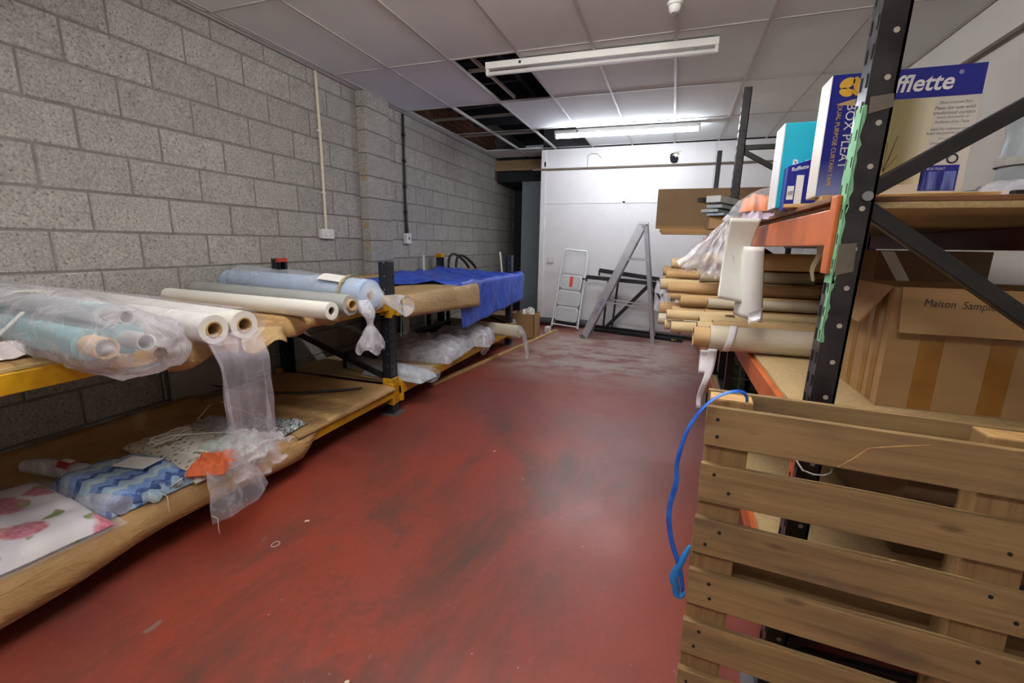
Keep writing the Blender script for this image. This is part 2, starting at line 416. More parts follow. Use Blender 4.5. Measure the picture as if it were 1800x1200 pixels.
# hole knocked through the board, and the loose wire
M_hole_dark = plain('hole_dark', (20, 20, 22), 0.9)
mb = MB(); pts = [(-0.065, 0.02), (-0.05, -0.05), (-0.01, -0.075), (0.05, -0.065), (0.062, -0.01), (0.045, 0.03), (0.02, 0.012), (-0.015, 0.045)]
mb.prism(pts, 0.002, lambda x, y, t: (3.11 + x, BY - 0.001 - t, 2.655 + y)); obj('hole', mb, M_hole_dark, parent=wb)
mb = MB(); pts = [(-0.08, 0.02), (0.0, 0.05), (0.09, 0.065), (0.05, 0.04), (0.06, 0.0), (0.0, 0.03), (-0.06, 0.03), (-0.075, -0.02)]
mb.prism(pts, 0.006, lambda x, y, t: (3.12 + x, BY - 0.001 - t, 2.69 + y)); obj('torn_edge', mb, plain('torn_paper', (190, 180, 158), 0.9), parent=wb)
obj('loose_wire', MB().tube([(1.80, BY - 0.01, 2.56), (1.81, BY - 0.01, 2.66), (1.80, BY - 0.012, 2.74), (1.86, BY - 0.012, 2.775), (1.96, BY - 0.012, 2.765), (2.02, BY - 0.01, 2.70)], 0.006, 6), plain('old_wire', (176, 170, 160), 0.6), parent=wb)
obj('socket_plate', MB().box(1.21, 1.31, BY - 0.03, BY, 1.06, 1.17), M_white, parent=wb, bevel=0.004)
obj('bracket', MB().box(1.09, 1.14, BY - 0.02, BY, 2.60, 2.68), M_plastic_white, parent=wb, bevel=0.004)
# brown conduit running along back and right wall
cd = obj('trim_1', MB().tube([(0.9, BY - 0.03, 2.557), (RX - 0.03, BY - 0.03, 2.557), (RX - 0.03, BY - 0.05, 2.557), (RX - 0.03, 0.5, 2.60)], 0.015, 8), M_trim, kind='structure')

# ---- recess beside the partition
M_bluegrey = block_mat('blue_grey_blockwork', (150, 162, 168), (132, 144, 152), (118, 130, 138))
obj('wall_recess_end', MB().box(0.50, 1.09, 8.26, 8.36, 0, 2.47), M_bluegrey, kind='structure')
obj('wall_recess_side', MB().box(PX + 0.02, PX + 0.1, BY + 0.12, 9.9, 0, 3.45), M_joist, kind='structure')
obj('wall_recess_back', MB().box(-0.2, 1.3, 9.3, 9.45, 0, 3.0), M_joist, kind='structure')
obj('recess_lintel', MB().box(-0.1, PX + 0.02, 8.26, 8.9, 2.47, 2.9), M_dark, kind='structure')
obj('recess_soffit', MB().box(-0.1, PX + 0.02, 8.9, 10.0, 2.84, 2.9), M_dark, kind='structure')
obj('timber_beam', MB().box(-0.02, PX + 0.02, 8.14, 8.24, 2.65, 2.83), wood('beam_wood', (150, 128, 92), (120, 98, 66)), label='rough timber beam spanning the recess behind the tarp', cat='beam', bevel=0.004)
for z in (2.50, 2.575):
    obj('brick', MB().box(-0.01, 0.006, 8.16, 8.26, z, z + 0.065), M_brick, parent=brw, bevel=0.004)

# ---- suspended ceiling: tees, tiles, dark void with joists above
def tile_mat():
    t = NT('ceiling_tile'); v = t.coord('World'); n1 = t.noise(v, 1.1, 4); n2 = t.noise(v, 60, 4, 0.7)
    c = t.mix(t.step(n1, 0.3, 0.7), lin((236, 240, 240)), lin((222, 226, 226)))
    t.bump(n2, 0.35, 0.004); return t.fin(c, 0.9, 0, 0.2)
M_tile = tile_mat()
ceil = thing('ceiling', None, None, (0, 0, 0), kind='structure')
GX = [0.0, 0.09, 0.67, 1.275, 1.88, 2.485, 3.095, 3.70, 4.31, 4.93, RX]
GY = [7.49 - 1.22 * i for i in range(9)]
GY = [8.14] + GY + [FY]
GY = GY[::-1]
tees = []
open_cells = {(3, 3.83), (1, 5.05), (2, 5.05), (1, 6.27), (2, 6.27), (3, 6.27)}
def is_open(i, y0): return any(i == a and abs(y0 - b) < 0.05 for a, b in open_cells)
tcache = {}
for j in range(len(GY) - 1):
    y0, y1 = GY[j], GY[j + 1]
    for i in range(len(GX) - 1):
        x0, x1 = GX[i], GX[i + 1]
        if y0 > 7.4 and x0 > 1.0: continue
        if y0 > 7.4: x1 = min(x1, PX)
        if is_open(i, y0) or x1 - x0 < 0.02: continue
        k = (round(x1 - x0, 3), round(y1 - y0, 3))
        c = ((x0 + x1) / 2, (y0 + y1) / 2, CZ + 0.006)
        if k not in tcache:
            o = obj('ceiling_tile', MB().box(-(x1 - x0) / 2 + 0.004, (x1 - x0) / 2 - 0.004, -(y1 - y0) / 2 + 0.004, (y1 - y0) / 2 - 0.004, 0, 0.015), M_tile, parent=ceil); o.location = c; tcache[k] = o.data
        else: inst('ceiling_tile', tcache[k], c, ceil)
for i, x in enumerate(GX[1:-1]):
    y1 = 8.14 if x < 1.0 else BY
    obj('main_tee', MB().box(x - 0.011, x + 0.011, FY, y1, CZ - 0.001, CZ + 0.004).box(x - 0.002, x + 0.002, FY, y1, CZ, CZ + 0.035), M_tee, parent=ceil)
for y in GY[1:-1]:
    obj('cross_tee', MB().box(0.0, RX if y < 7.6 else PX, y - 0.011, y + 0.011, CZ - 0.0005, CZ + 0.0045), M_tee, parent=ceil)
for (x0, x1, y) in ((0.09, 1.275, 5.66), (1.275, 1.88, 4.22), (0.09, 1.275, 6.88 - 0.3)):
    obj('cross_tee', MB().box(x0, x1, y - 0.009, y + 0.009, CZ + 0.03, CZ + 0.035).box(x0, x1, y - 0.002, y + 0.002, CZ + 0.03, CZ + 0.06), M_tee, parent=ceil)
obj('loose_tee', MB().bar((1.37, 3.86, CZ + 0.10), (1.46, 5.0, CZ + 0.03), 0.02, 0.03), M_tee, parent=ceil)
obj('wall_angle', MB().box(0.0, 0.03, FY, 8.14, CZ - 0.004, CZ), M_tee, parent=ceil)
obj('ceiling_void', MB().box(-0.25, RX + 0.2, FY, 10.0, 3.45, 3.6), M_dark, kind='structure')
for y in (4.2, 4.75, 5.4, 6.0, 6.65, 7.2):
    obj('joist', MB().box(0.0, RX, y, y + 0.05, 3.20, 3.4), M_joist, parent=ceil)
obj('joist', MB().box(1.5, 1.55, 4.0, 7.5, 3.06, 3.12), M_joist, parent=ceil)
obj('duct', MB().tube([(0.2, 5.9, 3.12), (2.2, 5.75, 3.15)], 0.05, 10), M_joist, parent=ceil, smooth=True)

# ---- fluorescent fittings
M_tube_off = plain('tube_glass_off', (214, 214, 214), 0.25, var=0.03)
def fluorescent(y, label, strength, x0=1.56, x1=3.40, rz=0.0):
    t = thing('fluorescent_light', label, 'ceiling light', ((x0 + x1) / 2, y, CZ), (0, 0, rz), group='fluorescent battens on the ceiling')
    L = (x1 - x0) / 2
    mb = MB().add([(-L, -0.035, -0.004), (L, -0.035, -0.004), (L, 0.035, -0.004), (-L, 0.035, -0.004), (-L, -0.03, -0.055), (L, -0.03, -0.055), (L, 0.03, -0.055), (-L, 0.03, -0.055)],
                  [(3, 2, 1, 0), (4, 5, 6, 7), (0, 1, 5, 4), (1, 2, 6, 5), (2, 3, 7, 6), (3, 0, 4, 7)])
    obj('housing', mb, M_plastic_white, parent=t, local=True, bevel=0.004)
    for s in (-1, 1):
        c = obj('end_holder', MB().box(s * L - 0.012 - 0.012 * s, s * L + 0.012 - 0.012 * s, -0.022, 0.022, -0.105, -0.05), M_plastic_white, parent=t, local=True, bevel=0.006)
        obj('starter', MB().tube([(s * (L - 0.16), -0.0, -0.055), (s * (L - 0.16), -0.0, -0.066)], 0.008, 10), M_galv, parent=t, local=True)
    mt = emit('tube_lit_%d' % int(y * 10), (240, 245, 255) if y > 5 else (253, 250, 246), strength) if strength else M_tube_off
    obj('tube', MB().tube([(-L + 0.02, 0, -0.087), (L - 0.02, 0, -0.087)], 0.017, 14), mt, parent=t, local=True, smooth=True)
    obj('screw_hole', MB().disc((-L + 0.31, -0.0335, -0.03), 0.012, (0, -1, 0), 10, 0.002), M_rubber, parent=t, local=True)
    return t
fluorescent(6.42, 'glowing fluorescent batten near the white back wall', TUBE_FAR, rz=0.02)
fluorescent(3.99, 'unlit white fluorescent batten beside the opened ceiling tiles', 0, rz=0.02)
fluorescent(1.55, 'glowing fluorescent batten over the near end of the aisle', TUBE_MID)
fluorescent(-0.9, 'glowing fluorescent batten at the end wall behind the pallet', TUBE_NEAR)
t = thing('ceiling_sensor', 'small white round detector on the ceiling above the unlit batten', 'detector', (3.09, 3.40, CZ))
obj('base', MB().tube([(0, 0, 0), (0, 0, -0.02)], 0.05, 20), M_plastic_white, parent=t, local=True, smooth=True)
obj('lens', MB().tube([(0, 0, -0.02), (0, 0, -0.045), (0, 0, -0.06)], [0.04, 0.036, 0.02], 20), M_plastic_white, parent=t, local=True, smooth=True)

# ---- sockets and conduits on the left wall
t = thing('white_conduit', 'white conduit running down the block wall to a double socket', 'conduit', (0, 3.66, 1.46))
obj('pipe', MB().tube([(0.014, 3.66, 1.46), (0.014, 3.665, 2.2), (0.014, 3.655, 2.855)], 0.0125, 10), plain('cream_pipe', (222, 216, 190), 0.45, var=0.04), parent=t, smooth=True)
for z in (1.80, 2.35): obj('clip', MB().box(0, 0.02, 3.635, 3.685, z - 0.008, z + 0.008), M_plastic_white, parent=t, bevel=0.002)
t = thing('double_socket', 'white double socket box on the block wall under the conduit', 'socket', (0, 3.655, 1.38))
obj('back_box', MB().box(0, 0.032, 3.575, 3.735, 1.376, 1.462), M_plastic_white, parent=t, bevel=0.004)
fp = obj('face_plate', MB().box(0.032, 0.042, 3.573, 3.737, 1.374, 1.464), M_plastic_white, parent=t, bevel=0.003)
for y in (3.615, 3.695):
    obj('switch', MB().box(0.042, 0.046, y - 0.007, y + 0.007, 1.435, 1.452), M_plastic_white, parent=fp, bevel=0.001)
    for dy, dz in ((0, 0.022), (-0.011, 0), (0.011, 0)):
        obj('slot', MB().box(0.0415, 0.0425, y + dy - 0.003, y + dy + 0.003, 1.396 + dz, 1.403 + dz), M_rubber, parent=fp)
t = thing('black_conduit', 'black conduit running down the wall beyond the pier', 'conduit', (0, 5.08, 1.46))
obj('pipe', MB().tube([(0.016, 5.085, 1.46), (0.016, 5.08, 2.0), (0.016, 5.085, 2.85)], 0.015, 10), M_rubber, parent=t, smooth=True)
obj('pipe', MB().tube([(0.016, 5.12, 1.46), (0.016, 5.11, 1.55), (0.016, 5.09, 1.65)], 0.010, 8), M_rubber, parent=t, smooth=True)
for z in (1.72, 2.02, 2.32, 2.62): obj('clip', MB().tube([(0.0, 5.083, z), (0.036, 5.083, z)], 0.022, 8), M_rubber, parent=t)
t = thing('isolator_switch', 'small white switch box below the black conduit', 'switch', (0, 5.09, 1.33))
obj('back_box', MB().box(0, 0.05, 5.035, 5.145, 1.335, 1.462), M_plastic_white, parent=t, bevel=0.005)
obj('rocker', MB().box(0.05, 0.058, 5.075, 5.105, 1.385, 1.415), plain('grey_plastic', (120, 120, 122), 0.5), parent=t, bevel=0.002)
obj('plug', MB().box(0.05, 0.062, 5.065, 5.115, 1.43, 1.455), M_plastic_white, parent=t, bevel=0.002)

# ================================================================== LEFT RACK
def post_mesh(h, w=0.09, d=0.075, slots=True, z0=0.0):
    """open C-section upright: web faces -y/+y side, slotted face toward +x"""
    mb = MB(); t = 0.006
    mb.box(d / 2 - t, d / 2, -w / 2, w / 2, z0, h)          # slotted face
    mb.box(-d / 2, d / 2 - t, -w / 2, -w / 2 + t, z0, h)     # side
    mb.box(-d / 2, d / 2 - t, w / 2 - t, w / 2, z0, h)
    mb.box(-d / 2, -d / 2 + t, -w / 2, -w / 2 + 0.02, z0, h)
    mb.box(-d / 2, -d / 2 + t, w / 2 - 0.02, w / 2, z0, h)
    return mb
def shift(mb, x, y, z=0.0):
    mb.v = [v + Vector((x, y, z)) for v in mb.v]; return mb

FX, RXK = 1.17, 0.13
lrack = thing('pallet_rack', 'low navy and yellow pallet rack along the block wall', 'rack', (FX, 2.95, 0))
HP = 1.205
for fy in (0.22, 2.95, 5.75):
    for px, s in ((FX, 1), (RXK, -1)):
        mb = post_mesh(HP); mb.v = [Vector((v.x * s, v.y, v.z)) for v in mb.v]; shift(mb, px, fy)
        po = obj('upright', mb, M_navy, parent=lrack)
        if fy < 1: continue
        sl = MB()
        for k in range(20):
            z = 0.08 + k * 0.056
            for dy in (-0.024, 0.024): sl.box(px + s * 0.0372, px + s * 0.0382, fy + dy - 0.006, fy + dy + 0.006, z, z + 0.022)
        obj('slots', sl, M_hole_dark, parent=po, kind='stuff')
        hl = MB()
        for k in range(12): hl.disc((px + s * 0.012, fy - 0.045, 0.10 + k * 0.1), 0.0065, (0, -1, 0), 8, 0.0012)
        obj('bolt_holes', hl, M_galv, parent=po, kind='stuff')
        obj('foot_plate', MB().box(px - 0.07, px + 0.08, fy - 0.075, fy + 0.075, 0, 0.008), M_galv, parent=po, bevel=0.002)
        if s < 0 and fy < 3: obj('top_tape', MB().box(px + 0.012, px + 0.0385, fy - 0.0475, fy + 0.0475, HP - 0.03, HP + 0.002), plain('red_tape', (186, 60, 46), 0.5), parent=po)
    for (z0, z1, flip) in ((0.28, 0.62, 0), (0.62, 0.98, 1)):
        a, b = ((RXK, fy, z1), (FX, fy, z0)) if not flip else ((RXK, fy, z0), (FX, fy, z1))
        obj('brace', MB().bar(a, b, 0.028, 0.04), M_black, parent=lrack)
    obj('brace', MB().bar((RXK, fy, 0.14), (FX, fy, 0.14), 0.03, 0.035), M_black, parent=lrack)
M_chip2 = M_chip
for (ya, yb) in ((0.22, 2.95), (2.95, 5.75)):
    for z0, z1 in ((0.85, 0.92), (0.155, 0.225)):
        for px, s in ((FX + 0.045, 1), (RXK - 0.045, -1)):
            b = obj('beam', MB().box(px - 0.022, px + 0.022, ya + 0.045, yb - 0.045, z0, z1), M_yellow, parent=lrack, bevel=0.004)
            for ye in (ya + 0.045, yb - 0.045):
                d = 1 if ye < (ya + yb) / 2 else -1
                obj('beam_connector', MB().box(px - 0.024, px + 0.026, min(ye, ye + d * 0.03), max(ye, ye + d * 0.03), z0 - 0.06, z1 + 0.04), M_yellow, parent=b, bevel=0.003)
    for z in (0.92, 0.225):
        obj('shelf_board', MB().box(RXK - 0.02, FX + 0.05, ya + 0.05, yb - 0.05, z, z + 0.012), M_chip, parent=lrack)
# yellow collars where the beams lock on the front middle upright
for z0, z1, hs in ((0.085, 0.30, True), (0.80, 0.95, False)):
    c = obj('yellow_collar', MB().box(FX - 0.042, FX + 0.046, 2.95 - 0.05, 2.95 + 0.05, z0, z1), M_yellow, parent=lrack, bevel=0.004)
    h = MB()
    for k in range(5):
        z = z0 + 0.02 + k * (z1 - z0 - 0.04) / 4
        for dy in (-0.025, 0.025): h.disc((FX + 0.046, 2.95 + dy, z), 0.005, (1, 0, 0), 6, 0.001)
        h.disc((FX, 2.90, z), 0.005, (0, -1, 0), 6, 0.001)
    obj('collar_holes', h, M_hole_dark, parent=c, kind='stuff')
c = obj('yellow_collar', MB().box(FX - 0.042, FX + 0.046, 5.70, 5.80, 0.085, 0.30), M_yellow, parent=lrack, bevel=0.004)
obj('yellow_collar', MB().box(RXK - 0.042, RXK + 0.042, 5.70, 5.80, HP - 0.05, HP + 0.004), M_yellow, parent=lrack, bevel=0.004)

# ---- kraft paper laid over the shelves
def paper_sheet(name, label, x0, x1, y0, y1, z, drop, seed, mat, bulge=0.004, edge=None, curl=0.0, nu=26, nv=40, back_up=0.0):
    """lies on the shelf from x0 (back) to x1, then falls over the front edge by `drop`"""
    def fn(u, v):
        y = y0 + (y1 - y0) * v
        L = (x1 - x0) + drop(v) if callable(drop) else (x1 - x0) + drop
        s = u * L
        wob = nz(s * 2.3 + seed, y * 2.1, seed) * bulge + nz(s * 7 + seed, y * 6, seed) * bulge * 0.5
        if s <= x1 - x0:
            x = x0 + s; zz = z + abs(wob) + 0.002
            if back_up and u < 0.12: zz += back_up * (0.12 - u) / 0.12
        else:
            q = s - (x1 - x0); a = min(q / 0.03, 1.0)
            x = x1 + 0.012 * a + q * 0.10 + nz(y * 3 + seed, q * 4, seed) * 0.02 * min(1, q * 12) + curl * q * q
            zz = z - q * 0.98 + 0.002
        return (x, y + nz(s * 3, v * 5, seed) * 0.006, zz)
    return obj(name, MB().grid(fn, nu, nv), mat, smooth=60, solid=0.0012, label=label, cat='paper')
paper_sheet('kraft_paper', 'long kraft paper sheet hanging over the lower shelf edge, under the floral pack', 0.16, 1.235, 0.30, 2.08, 0.240, lambda v: 0.115 + 0.02 * math.sin(v * 9) - (0.10 * max(0, v - 0.9) / 0.1), 3.1, M_kraft, 0.005, curl=0.5, back_up=0.05)
paper_sheet('kraft_paper', 'kraft paper sheet on the lower shelf beside the yellow-collared upright', 0.16, 1.245, 1.9, 2.89, 0.246, lambda v: 0.025, 5.7, M_kraft, 0.004)
paper_sheet('kraft_paper', 'kraft paper on the upper shelf under the teal rolls', 0.16, 1.215, 0.30, 1.30, 0.934, lambda v: 0.02 + 0.008 * math.sin(v * 8), 1.7, M_kraft, 0.004)
def drop2(v): return 0.05 + 0.05 * max(0, math.sin(v * 5.5)) + 0.03 * math.sin(v * 17)
paper_sheet('kraft_paper', 'rumpled kraft paper folded over the upper shelf edge under the white roll', 0.14, 1.245, 1.22, 2.25, 0.936, lambda v: 0.125 - 0.05 * v + 0.015 * math.sin(v * 21), 8.3, M_kraft, 0.006, curl=1.2, back_up=0.035)
paper_sheet('kraft_paper', 'strip of kraft paper under the grey roll beside the upright', 0.30, 1.245, 2.20, 2.78, 0.933, lambda v: 0.07 - 0.03 * v, 4.4, M_kraft2, 0.004, curl=1.0)
# folded flap torn and bent out from the sheet
mb = MB(); mb.grid(lambda u, v: (1.275 + 0.05 * v + nz(u * 3, v * 3, 2.2) * 0.012, 1.58 + 0.26 * u - 0.03 * v, 0.928 - 0.125 * v * (0.75 + 0.25 * math.sin(u * 6)) - 0.02 * u), 10, 8)
obj('kraft_flap', mb, M_kraft2, smooth=60, solid=0.0012, label='creased kraft paper flap bent down off the upper shelf', cat='paper')
# far bay upper shelf: kraft paper with a boxed front fold
paper_sheet('kraft_paper', 'wide kraft paper folded down square over the far upper shelf', 0.20, 1.262, 2.99, 4.46, 0.942, lambda v: 0.165 + 0.085 * v, 9.9, M_kraft2, 0.006, nu=30, back_up=0.07)
obj('tape_strip', MB().grid(lambda u, v: (1.243 - 0.12 * (1 - v) * 1 + (0.016 if v > 0.5 else 0), 3.06 + 0.07 * u, 0.9475 if v < 0.75 else 0.945 - (v - 0.75) * 0.5), 2, 8), plain('brown_tape', (190, 140, 78), 0.35), solid=0.0006, label='strip of brown parcel tape on the folded kraft paper', cat='tape')

# ---- blue tarpaulin
def tarp_mat():
    t = NT('blue_tarpaulin'); v = t.coord('Object'); n1 = t.noise(v, 6, 4, 0.6, 0.5)
    c = t.mix(t.step(n1, 0.35, 0.7), lin((40, 74, 190)), lin((62, 100, 214)))
    t.bump(t.noise(v, 24, 5, 0.65, 0.8), 0.5, 0.012); return t.fin(c, 0.32, 0, 0.5)
def tarp(u, v):
    y = 3.35 + (6.05 - 3.35) * v
    xs0 = 0.16; W = 1.235 - xs0; drop = 0.0
    if v > 0.25: drop = min(1, (v - 0.25) / 0.04) * (0.47 - 0.16 * (v - 0.29))
    L = W + drop; s = u * L; front = 0.78 + 0.455 * min(1, max(0, (v - 0.16) / 0.2))
    cr = abs(nz(s * 5, y * 3.2, 4.4)) * 0.055 + abs(nz(s * 11, y * 9, 1.4)) * 0.02
    if s <= W:
        x = xs0 + s if v > 0.27 else xs0 + s / W * (front - xs0)
        ed = 1.0 if v < 0.94 else 1 - (v - 0.94) / 0.06 * 0.6
        return (x, y, 0.952 + cr + 0.03 * max(0, 1 - s * 2.5) * (1 + nz(y * 4, 1, 1)))
    q = s - W
    x = 1.236 + 0.012 * min(1, q / 0.03) + 0.05 * max(0, v - 0.42) + 0.008 * math.sin(y * 13 + q * 5) * min(1, q * 5) + abs(nz(y * 6, q * 6, 2)) * 0.02
    return (x, y + q * 0.05 * (v - 0.5), 0.965 - q + cr * 0.2 * max(0, 1 - q * 8))
obj('blue_tarpaulin', MB().grid(tarp, 60, 90), tarp_mat(), smooth=75, solid=0.0015, label='bright blue tarpaulin draped over the far end of the low rack', cat='tarpaulin')
# black hoses standing behind the tarp
for i, (y, x, h) in enumerate(((5.86, 0.20, 1.22), (5.98, 0.26, 1.20))):
    pts = [(x, y, 0.98), (x, y + 0.02, h - 0.02), (x + 0.05, y + 0.12, h), (x + 0.12, y + 0.34, h - 0.14), (x + 0.14, y + 0.42, 0.97)]
    obj('black_hose', MB().tube(pts, 0.022, 10), M_rubber, smooth=True, label=['black hose bent over behind the tarpaulin, nearer the upright', 'second black hose bent over behind the tarpaulin, farther along'][i], cat='hose', group='black hoses behind the tarp', sub=1)
obj('white_pole', MB().tube([(0.06, 5.42, 0.0), (0.05, 5.43, 1.19)], 0.014, 10), M_plastic_white, smooth=True, label='thin white pole standing against the block wall behind the tarpaulin', cat='pole')
obj('white_pole', MB().tube([(0.62, 7.2, 0.0), (0.44, 7.3, 1.22)], 0.016, 10), M_plastic_white, smooth=True, label='white pole leaning in the recess beside the end upright', cat='pole')

# ---- fabric rolls on the upper shelf
def roll(name, label, a, b, R_, mat, core=0.026, group='fabric rolls on the upper shelf', coremat=None, out=0.012, group_on=True, dents=0.0):
    a, b = Vector(a), Vector(b); d = (b - a).normalized()
    t = thing(name, label, 'fabric roll', (a + b) / 2 - Vector((0, 0, R_)), group=group if group_on else None)
    obj('roll', MB().pipe(a, b, R_, core + 0.002, 28), mat, parent=t, smooth=True)
    obj('core_tube', MB().pipe(a - d * out, b + d * out, core + 0.002, core - 0.004, 20), coremat or M_tubecard, parent=t, smooth=True)
    return t
ZS = 0.940
roll('fabric_roll', 'clean white fabric roll on kraft paper, second bay side', (0.13, 2.035, ZS + 0.049), (1.53, 1.926, ZS + 0.049), 0.047, M_whitefab, 0.020, out=-0.01, coremat=M_hole)
roll('fabric_roll', 'plain grey fabric roll beside the white roll', (0.09, 2.265, ZS + 0.062), (1.525, 2.085, ZS + 0.062), 0.058, M_greyfab, 0.030, out=0.015)
roll('fabric_roll', 'thick pale blue fabric roll wrapped in clear plastic', (0.10, 2.52, ZS + 0.098), (1.50, 2.30, ZS + 0.098), 0.092, M_paleblue, 0.030, out=0.0)
roll('fabric_roll', 'white fabric roll in clear plastic, the nearer of the bagged pair', (0.06, 1.43, ZS + 0.062), (1.52, 1.27, ZS + 0.062), 0.058, M_whitefab, 0.030, out=0.004)
roll('fabric_roll', 'white fabric roll in clear plastic, the farther of the bagged pair', (0.08, 1.60, ZS + 0.062), (1.535, 1.395, ZS + 0.062), 0.058, M_whitefab, 0.030, out=0.004)
roll('fabric_roll', 'teal fabric roll in clear plastic at the front of its bundle', (0.10, 1.05, ZS + 0.058), (1.40, 0.925, ZS + 0.058), 0.052, M_teal, 0.034, out=0.10)
roll('fabric_roll', 'pale teal fabric roll lying behind the front one in the plastic bundle', (0.10, 1.17, ZS + 0.060), (1.40, 1.035, ZS + 0.060), 0.055, M_teal, 0.028, out=0.12, coremat=M_greyfab)
roll('fabric_roll', 'grey-blue fabric roll stacked on top of the teal bundle', (0.12, 1.14, ZS + 0.150), (1.38, 1.00, ZS + 0.150), 0.040, plain('greyblue_fabric', (176, 186, 192), 0.9), 0.022, out=0.12, coremat=M_greyfab)

# plastic sleeves
def sleeve(name, label, a, b, prof, seed, mat, nu=36, nv=40, amp=0.012, squash=1.0, zmin=None, group=None):
    """film sleeve around a roll: prof(v) -> (ry, rz, dz)"""
    a, b = Vector(a), Vector(b); d = (b - a).normalized(); side = Vector((0, 0, 1)).cross(d).normalized()
    def fn(u, v):
        th = 2 * math.pi * u; ry, rz, dz = prof(v); c = a.lerp(b, v)
        k = 1 + amp * 8 * nz(math.cos(th) * 2 + seed, math.sin(th) * 2, v * 7 + seed) + amp * 5 * nz(math.cos(th) * 6, math.sin(th) * 6 + seed, v * 16)
        p = c + side * (math.cos(th) * ry * k) + Vector((0, 0, math.sin(th) * rz * k + dz))
        if zmin is not None and p.z < zmin and p.x < 1.25: p.z = zmin
        return p
    return obj(name, MB().grid(fn, nu, nv, closed_u=True), mat, smooth=80, label=label, cat='plastic bag', group=group)
def lerp(a, b, t): return a + (b - a) * max(0, min(1, t))
def piece(pts):
    def f(v):
        for (v0, *p0), (v1, *p1) in zip(pts, pts[1:]):
            if v <= v1: return tuple(lerp(x, y, (v - v0) / (v1 - v0)) for x, y in zip(p0, p1))
        return tuple(pts[-1][1:])
    return f
sleeve('plastic_bag', 'knotted clear plastic bag around the pale blue roll', (0.04, 2.53, ZS + 0.098), (1.78, 2.255, ZS + 0.085),
       piece([(0, .02, .02, .06), (.05, .05, .06, .03), (.10, .105, .115, .02), (.5, .108, .112, .008), (.82, .105, .105, .0), (.875, .06, .06, -.01), (.895, .016, .018, -.01), (.92, .03, .03, -.01), (.96, .055, .05, -.02), (1, .07, .06, -.035)]), 2.0, M_film4, zmin=ZS + 0.002)
sleeve('plastic_bag', 'clear plastic bag around the pair of white rolls', (0.02, 1.52, ZS + 0.066), (1.56, 1.33, ZS + 0.066),
       piece([(0, .06, .05, .02), (.06, .13, .07, .006), (.6, .14, .074, .004), (.96, .145, .074, 0), (1, .14, .072, 0)]), 5.0, M_film3, zmin=ZS + 0.001)
sleeve('plastic_bag', 'crumpled clear plastic bag around the teal rolls', (0.03, 1.11, ZS + 0.10), (1.66, 0.975, ZS + 0.055),
       piece([(0, .02, .02, .08), (.06, .09, .09, .03), (.15, .15, .125, .02), (.55, .16, .125, .012), (.85, .165, .12, .0), (.95, .145, .10, -.004), (.985, .10, .07, -.01), (1, .02, .02, -.01)]), 8.0, M_film, zmin=ZS + 0.001, amp=0.02)
# tied plastic tails at the back
for (x, y, z, dx, dy, dz, lab) in ((0.22, 1.27, 1.065, 0.0, -0.14, 0.065, 'twisted white plastic bag neck sticking up behind the teal bundle'), (0.22, 1.10, 1.075, 0.0, -0.10, 0.03, 'plastic bag neck at the far left behind the teal rolls')):
    pts = [(x + 0.05, y + 0.05, z - 0.05), (x + 0.02, y, z), (x + dx * .5, y + dy * .5, z + dz * .5), (x + dx, y + dy, z + dz)]
    obj('bag_neck', MB().tube(pts, [0.03, 0.014, 0.022, 0.03], 10), M_film2, smooth=True, label=lab, cat='plastic bag')
# long film tail hanging from the pair of white rolls
def tail(u, v):
    th = 2 * math.pi * u
    q = v
    w = lerp(0.115, 0.095, min(1, q * 1.6)) + 0.02 * max(0, q - 0.8) * 5
    fold = 0.016 * math.sin(th * 7 + q * 2) * (0.5 + q) + nz(math.cos(th) * 3, q * 5, 3) * 0.012
    c = Vector((1.53 + 0.05 * min(1, q * 6) - 0.02 * q, 1.34 + 0.03 * q, 0.985 - 0.62 * min(1, q / 0.9)))
    if q > 0.9: c += Vector((0.02, 0.02, 0)) * (q - 0.9) * 10; 
    return c + Vector((math.sin(th) * (0.022 + fold * 0.8), math.cos(th) * (w + fold), 0.02 * math.sin(th * 3) * q))
obj('plastic_tail', MB().grid(tail, 48, 40, closed_u=True), M_film3, smooth=80, label='long clear plastic tail hanging from the bagged pair of white rolls', cat='plastic bag')
mb = MB(); mb.grid(lambda u, v: (1.33 + 0.30 * v + nz(u * 6, v * 6, 1) * 0.02, 1.42 + 0.26 * u, 0.285 + 0.075 * abs(nz(u * 5, v * 5, 7)) + 0.05 * math.sin(u * 3.1) - (0.05 * max(0, v - .55))), 24, 20)
mb.v = [Vector((v.x - 0.16, v.y, v.z + 0.055)) for v in mb.v]
obj('plastic_film', mb, M_film, smooth=80, label='crumpled heap of clear plastic where the hanging tail lands on the lower shelf', cat='plastic bag')
# small knotted bag hanging under the grey roll
def knot(u, v):
    th = 2 * math.pi * u
    r = piece([(0, .045, 0), (.25, .05, 0), (.42, .02, 0), (.5, .018, 0), (.62, .05, 0), (.85, .085, 0), (1, .09, 0)])(v)[0]
    k = 1 + 0.25 * nz(math.cos(th) * 2.5, math.sin(th) * 2.5, v * 5)
    z = 1.02 - 0.30 * v + (0.02 * math.sin(th * 4) if v > 0.9 else 0)
    return (1.50 + 0.06 * min(1, v * 3) + math.cos(th) * r * k * 0.8, 2.205 + math.sin(th) * r * k, z)
obj('knotted_bag', MB().grid(knot, 30, 30, closed_u=True), M_film2, smooth=80, label='knotted end of clear plastic hanging between the grey and blue rolls', cat='plastic bag')
